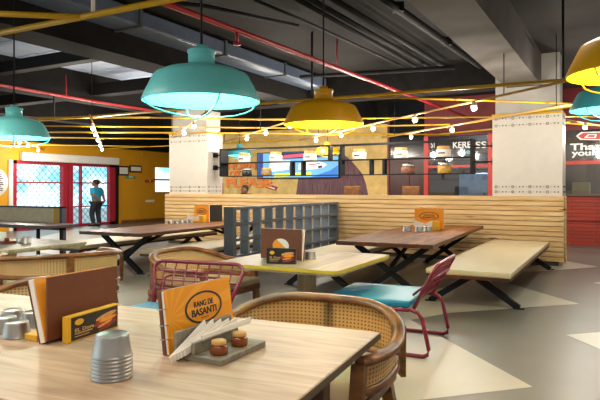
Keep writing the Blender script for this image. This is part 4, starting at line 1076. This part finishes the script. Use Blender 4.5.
# ------------------------------------------------------------------ pendant lamps
def pendant(px, py, wpx, label, kind, D=.8, ztop=4.0, power=30, dist=None):
    d = dist or F*D/wpx
    if dist: D = wpx*dist/F
    p = on_d(px, py, d); t = thing('pendant_lamp', label, 'lamp', p, 0, 'industrial pendant lamps')
    R = D/2; k = D/.8
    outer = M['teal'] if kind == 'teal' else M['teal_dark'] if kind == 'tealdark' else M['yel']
    inner = M['yel_in'] if kind == 'yel' else M['teal_in']
    prof = [(R, 0), (R*.985, .012*k), (R*.60, .175*k), (R*.57, .188*k), (R*.27, .235*k)]
    # outer shell and inner shell of one shade
    prof = [(R, 0), (R, .012*k), (R*.96, .05*k), (R*.82, .165*k), (R*.78, .185*k), (R*.62, .215*k), (R*.26, .25*k)]
    inn = [(R*.24, .240*k), (R*.60, .205*k), (R*.76, .176*k), (R*.80, .16*k), (R*.94, .05*k), (R*.975, .008*k), (R*.985, 0)]
    mb = MB(); mb.lathe(prof, n=48); s = mb.build('shade', outer, t)
    mb = MB(); mb.lathe(inn, n=48); mb.lathe([(R*.985, 0), (R, 0)], n=48); mb.build('shade_lining', inner, s)
    mb = MB(); mb.lathe([(R*.26, .25*k), (R*.225, .262*k), (R*.225, .33*k), (R*.24, .335*k), (R*.24, .352*k), (R*.11, .357*k), (R*.10, .385*k), (0, .387*k)], n=32); mb.build('neck', outer, t)
    mb = MB(); mb.tube([(0, 0, .38*k), (0, 0, ztop-p.z)], .009, 6); mb.build('cord', M['conduit'], t)
    mb = MB()
    for a in range(2):
        an = a*PI/2+.45
        mb.tube([(R*.99*math.cos(an)*f, R*.99*math.sin(an)*f, .01-.115*k*math.sqrt(max(0, 1-f*f))) for f in (-1, -.93, -.8, -.6, -.3, 0, .3, .6, .8, .93, 1)], .0055*k, 6)
    mb.build('guard', outer, t)
    mb = MB(); mb.ball((0, 0, .175*k), .045*k, (1, 1, 1.2)); mb.build('bulb', M['bulb_soft'], t)
    l = bpy.data.lights.new('pendant_light', 'POINT'); l.energy = power; l.color = (1, .9, .72); l.shadow_soft_size = .06
    lo = bpy.data.objects.new('pendant_light', l); COL.objects.link(lo); lo.parent = t; lo.location = (0, 0, .045*k)
    return t
pendant(201.5, 102, 117, 'large teal pendant lamp over the foreground table', 'teal')
pendant(323.5, 125, 80, 'yellow pendant lamp hanging near the picture centre', 'yel')
pendant(14, 138, 68, 'teal pendant lamp at the left picture edge', 'teal', dist=6.1)
pendant(640, 74, 136, 'large yellow pendant lamp cut off by the right picture edge', 'yel')
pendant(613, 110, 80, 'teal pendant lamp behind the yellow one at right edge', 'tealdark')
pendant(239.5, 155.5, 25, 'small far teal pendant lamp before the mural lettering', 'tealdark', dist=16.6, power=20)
pendant(327.5, 153.5, 25, 'small far yellow pendant lamp in front of the television', 'yel', dist=15.6, power=20)

# ------------------------------------------------------------------ yellow pipe grid and track lamps
PZ = 2.9
grid = thing('pipe_grid', 'suspended grid of thin yellow pipes under the ceiling', 'pipe frame', (0, 0, 0), 0)
def pipe(a, b, r=.017, z=PZ, ext=True, m='yellow_pipe'):
    p, q = on_z(a[0], a[1], z), on_z(b[0], b[1], z)
    mb = MB(); mb.tube([p, q], r, 8); return mb.build('pipe', M[m], grid)
pipe((-30, 39), (230, -12), .028); pipe((-30, 12.5), (82, 17), .026)
pipe((25, 121.5), (640, 74.5), .025)
pipe((362, 96.5), (640, 106)); pipe((240, 105), (362, 96.5), .018)
pipe((240, 119.5), (600, 116)); pipe((40, 126), (285, 128)); pipe((285, 128), (450, 124.5)); pipe((44, 132), (450, 134.5), .022)
pipe((48, 137.5), (300, 140.5)); pipe((10, 144.5), (150, 146.5)); pipe((107, 148.5), (300, 140)); pipe((382, 137), (640, 95), .02)
pipe((-20, 118), (150, 117.5), .02); pipe((150, 117.5), (290, 120)); pipe((440, 134), (570, 122), .02); pipe((565, 123), (640, 129))
for (x, y, lab) in ((563, 78, 0), (54, 119, 0), (93, 15.5, 1), (312, 99.5, 0)):
    p = on_z(x, y, PZ); mb = MB(); mb.tube([p, (p.x, p.y, 4.0)], .018, 6); mb.build('hanger', M['white_metal'] if lab else M['conduit'], grid)
def track(a, b, lamps, label, z=2.80, drop=.10, power=14, rb=.042, hf=(.1, .9)):
    p, q = on_z(a[0], a[1], z), on_z(b[0], b[1], z)
    t = thing('track_light', label, 'lamp', p, 0, 'white track lights with bare bulbs')
    mb = MB(); mb.tube([(0, 0, 0), q-p], .018, 8); mb.build('bar', M['lid_wood'], t)
    for mid_ in hf:
        c = (q-p)*mid_; mb = MB(); mb.tube([c, c+Vector((0, 0, 4.0-z))], .008, 6); mb.build('hanger', M['conduit'], t)
    dirv = (q-p)
    for f in lamps:
        c = dirv*f
        mb = MB(); mb.lathe([(0, 0), (.03, 0), (.035, -.05), (.055, -.075), (.0, -.076)], c, 14); ho = mb.build('lamp_holder', M['white_metal'], t)
        mb = MB(); mb.ball(c+Vector((0, 0, -.075-rb*.7)), rb, n=12); mb.build('bulb', M['bulb'], ho)
        l = bpy.data.lights.new('bulb_light', 'POINT'); l.energy = power; l.color = (1, .92, .80); l.shadow_soft_size = .08
        lo = bpy.data.objects.new('bulb_light', l); COL.objects.link(lo); lo.parent = t; lo.location = c+Vector((0, 0, -.075-rb*2-.06))
    return t
def frac(a, b, px, z=2.80):
    p, q = on_z(a[0], a[1], z), on_z(b[0], b[1], z); best = min((abs(300+F*(p.lerp(q, f)).x/(p.lerp(q, f)).y-px), f) for f in [i/400 for i in range(401)]); return best[1]
def tr(a, b, pxs, label, **k): return track(a, b, [frac(a, b, x) for x in pxs], label, **k)
tr((300, 140), (580, 78), (316, 341, 373, 415, 474), 'white track light running right from behind the yellow lamp, five bulbs', power=62, hf=(.14, .86))
tr((382, 138), (590, 101), (411, 452, 575), 'white track light nearer the right column, three bulbs', power=62)
tr((170, 139), (212, 108), (184, 194), 'white track light before the left column, two bulbs', power=62)
tr((222, 142.5), (300, 118), (247, 266, 290), 'white track light between left column and yellow lamp', power=62, hf=(.05, .6))
tr((89.5, 115), (103, 149), (93, 95.5, 98, 100.3, 102), 'white track light running towards the entrance, five bulbs', power=62)
tr((12, 135), (44, 150), (20, 28, 38), 'white track light behind the left teal lamp, three bulbs', power=62)
tr((556, 118), (620, 128), (585, 612), 'white track light before the right hand window', power=62)
# unseen track lamps added above the frame to brighten the near room
def added_track(p, q, label, n=4, power=36):
    t = thing('track_light', label, 'lamp', p, 0, 'white track lights with bare bulbs')
    q = Vector(q)-Vector(p)
    mb = MB(); mb.tube([(0, 0, 0), q], .024, 8); mb.build('bar', M['white_metal'], t)
    for f in (.1, .9): mb = MB(); mb.tube([q*f, q*f+Vector((0, 0, 4.0-p[2]))], .008, 6); mb.build('hanger', M['conduit'], t)
    for i in range(n):
        c = q*((i+.5)/n); mb = MB(); mb.lathe([(0, 0), (.03, 0), (.035, -.05), (.055, -.075), (0, -.076)], c, 14); ho = mb.build('lamp_holder', M['white_metal'], t)
        mb = MB(); mb.ball(c+Vector((0, 0, -.11)), .05); mb.build('bulb', M['bulb'], ho)
        l = bpy.data.lights.new('bulb_light', 'SPOT'); l.energy = power; l.color = (1, .90, .76); l.shadow_soft_size = .2; l.spot_size = 2.6; l.spot_blend = .5
        lo = bpy.data.objects.new('bulb_light', l); COL.objects.link(lo); lo.parent = t; lo.location = c+Vector((0, 0, -.45))
added_track((-2.2, 2.0, 3.2), (1.2, .4, 3.2), 'added fill track light above the foreground table, over the top of the picture')
added_track((1.6, 4.4, 3.5), (3.6, 3.6, 3.5), 'added fill track light above the floor at right, over the top of the picture')

added_track((-2.6, 3.0, 3.5), (-4.1, 4.7, 3.5), 'added fill track light above the left pale table, outside the picture', 4, 70)
# ------------------------------------------------------------------ ceiling services
def run(name, pts, r, z, mat, label, cat='pipe', extra=()):
    t = thing(name, label, cat, (0, 0, 0), 0)
    mb = MB(); mb.tube([on_z(x, y, z) for x, y in pts], r, 8); mb.build('pipe', M[mat], t)
    for (x, y, kind) in extra:
        p = on_z(x, y, z); mb = MB()
        if kind == 'head':
            mb.tube([p, p-Vector((0, 0, .16))], .02, 8); mb.lathe([(0, 0), (.05, 0), (.05, -.02), (0, -.02)], p-Vector((0, 0, .16)), 12); mb.build('sprinkler_head', M[mat], t)
        elif kind == 'rod': mb.tube([p, (p.x, p.y, 3.81)], .012, 6); mb.build('hanger', M['red_pipe'], t)
        else: mb.box(p+Vector((0, 0, .02)), (.14, .14, .12)); mb.build('clamp', M['conduit'], t)
    return t
run('sprinkler_pipe', [(120, -14), (167, 4), (300, 54), (480, 122)], .035, 3.35, 'red_pipe', 'red sprinkler pipe running diagonally under the dark ceiling', 'pipe', ((237, 30, 'head'), (337, 68, 'rod')))
run('sprinkler_pipe', [(-20, 80), (0, 85), (45, 93), (110, 104), (160, 112)], .03, 3.36, 'red_pipe', 'thin red pipe along the dark beam at left', 'pipe', ((66, 96.5, 'rod'),))
for pts, r, lab in (([(290, -5), (415, 66)], .035, 'black conduit, third from left in the bundle over picture centre'), ([(306, -3), (430, 67)], .04, 'black conduit, fourth from left in the bundle over picture centre'), ([(330, -3), (447, 68)], .04, 'black conduit, fifth from left in the bundle over picture centre'),
                    ([(255, 0), (300, 19), (402, 66)], .022, 'thinnest black conduit left of the bundle over picture centre')):
    run('conduit', pts, r, 3.84, 'conduit', lab, 'conduit')
run('conduit', [(378, -6), (398, 9), (447, 43), (480, 66)], .055, 3.82, 'conduit', 'thick black conduit with clamps left of the grey ceiling beam', 'conduit', ((398, 9, 'c'), (447, 43, 'c')))
run('conduit', [(300, 77), (455, 67.5)], .04, 3.72, 'conduit', 'black conduit crossing the ceiling behind the bundle', 'conduit')
run('conduit', [(492, -8), (532, 46)], .045, 3.9, 'conduit', 'dark conduit along right side of the grey ceiling beam', 'conduit')
run('conduit', [(105, -5), (205, 6), (298, 26)], .03, 3.86, 'conduit', 'dark conduit near top of picture above the teal lamp', 'conduit')
dt = thing('air_duct', 'flat blue-grey duct beside the dark ceiling beam, above the teal lamp', 'duct', (0, 0, 0), BROT)
mb = MB(); mb.b2((-6.38, -2, 3.72), (-5.9, 11.9, 3.95)); mb.bevel(.02, 1); mb.build('duct_body', M['duct'], dt)
for i in range(6): mb = MB(); mb.b2((-6.39, i*2.0, 3.70), (-5.88, i*2.0+.06, 3.96)); mb.build('duct_flange', M['lattice'], dt)

def added_ceiling_lamp(u, v, label, power):  # hidden lamps added so the rooms behind the glass are lit
    t = thing('added_ceiling_lamp', label, 'lamp', B(u, v, 3.99), BROT)
    mb = MB(); mb.b2((-.5, -.12, -.06), (.5, .12, .0)); mb.build('housing', M['white_metal'], t)
    mb = MB(); mb.b2((-.46, -.09, -.07), (.46, .09, -.06)); mb.build('diffuser', M['bulb_soft'], t)
    l = bpy.data.lights.new('fill_light', 'POINT'); l.energy = power; l.shadow_soft_size = .2; lo = bpy.data.objects.new('fill_light', l); COL.objects.link(lo); lo.parent = t; lo.location = (0, 0, -.3)
added_ceiling_lamp(-4.0, 17.6, 'added unseen fill lamp in the kitchen behind the left red framed glass', 300)
added_ceiling_lamp(.4, 17.6, 'added unseen fill lamp in the room behind the right hand window', 300)
# ------------------------------------------------------------------ daylight
wd = bpy.data.worlds.new('World'); SC.world = wd; wd.use_nodes = True
nt = wd.node_tree; N, L = nt.nodes, nt.links; bg = N['Background']
tc = N.new('ShaderNodeTexCoord'); dt_ = N.new('ShaderNodeVectorMath'); dt_.operation = 'DOT_PRODUCT'
dt_.inputs[1].default_value = (-.80, .60, 0); L.new(tc.outputs['Generated'], dt_.inputs[0])
mr = N.new('ShaderNodeMapRange'); mr.inputs['From Min'].default_value = .2; mr.inputs['From Max'].default_value = .7; L.new(dt_.outputs['Value'], mr.inputs['Value'])
ns = N.new('ShaderNodeTexNoise'); ns.inputs['Scale'].default_value = 26; ns.inputs['Detail'].default_value = 3; L.new(tc.outputs['Generated'], ns.inputs['Vector'])
rp = N.new('ShaderNodeValToRGB'); rp.color_ramp.elements[0].position = .38; rp.color_ramp.elements[1].position = .55
rp.color_ramp.elements[0].color = (.55, 1.35, 1.6, 1); rp.color_ramp.elements[1].color = (2.2, 2.4, 2.4, 1); L.new(ns.outputs['Fac'], rp.inputs['Fac'])
mx = N.new('ShaderNodeMix'); mx.data_type = 'RGBA'; L.new(mr.outputs[0], mx.inputs['Factor']); mx.inputs[6].default_value = (.62, .58, .52, 1); L.new(rp.outputs[0], mx.inputs[7])
L.new(mx.outputs[2], bg.inputs['Color']); bg.inputs['Strength'].default_value = .9

# ------------------------------------------------------------------ camera
cam = bpy.data.cameras.new('Camera'); cam.sensor_width = 36; cam.lens = 36*F/600.0; cam.shift_y = -(200-HY)/600.0
cam.clip_start = .05; cam.clip_end = 200
co = bpy.data.objects.new('Camera', cam); COL.objects.link(co); co.location = (0, 0, CAMH); co.rotation_euler = (PI/2, 0, 0)
SC.camera = co
SC.view_settings.view_transform = 'Standard'; SC.view_settings.look = 'None'; SC.view_settings.exposure = 0.22; SC.view_settings.gamma = 1.0
SC.view_settings.use_curve_mapping = False

# ------------------------------------------------------------------ turn the place so that its walls follow the world axes
bpy.context.view_layer.update()
RZ = Matrix.Rotation(TH, 4, 'Z')
for o in list(COL.objects):
    if o.parent is None:
        o.location = RZ @ o.location
        o.rotation_euler.z += TH
dv = RZ @ Vector((-.80, .60, 0)); dt_.inputs[1].default_value = dv
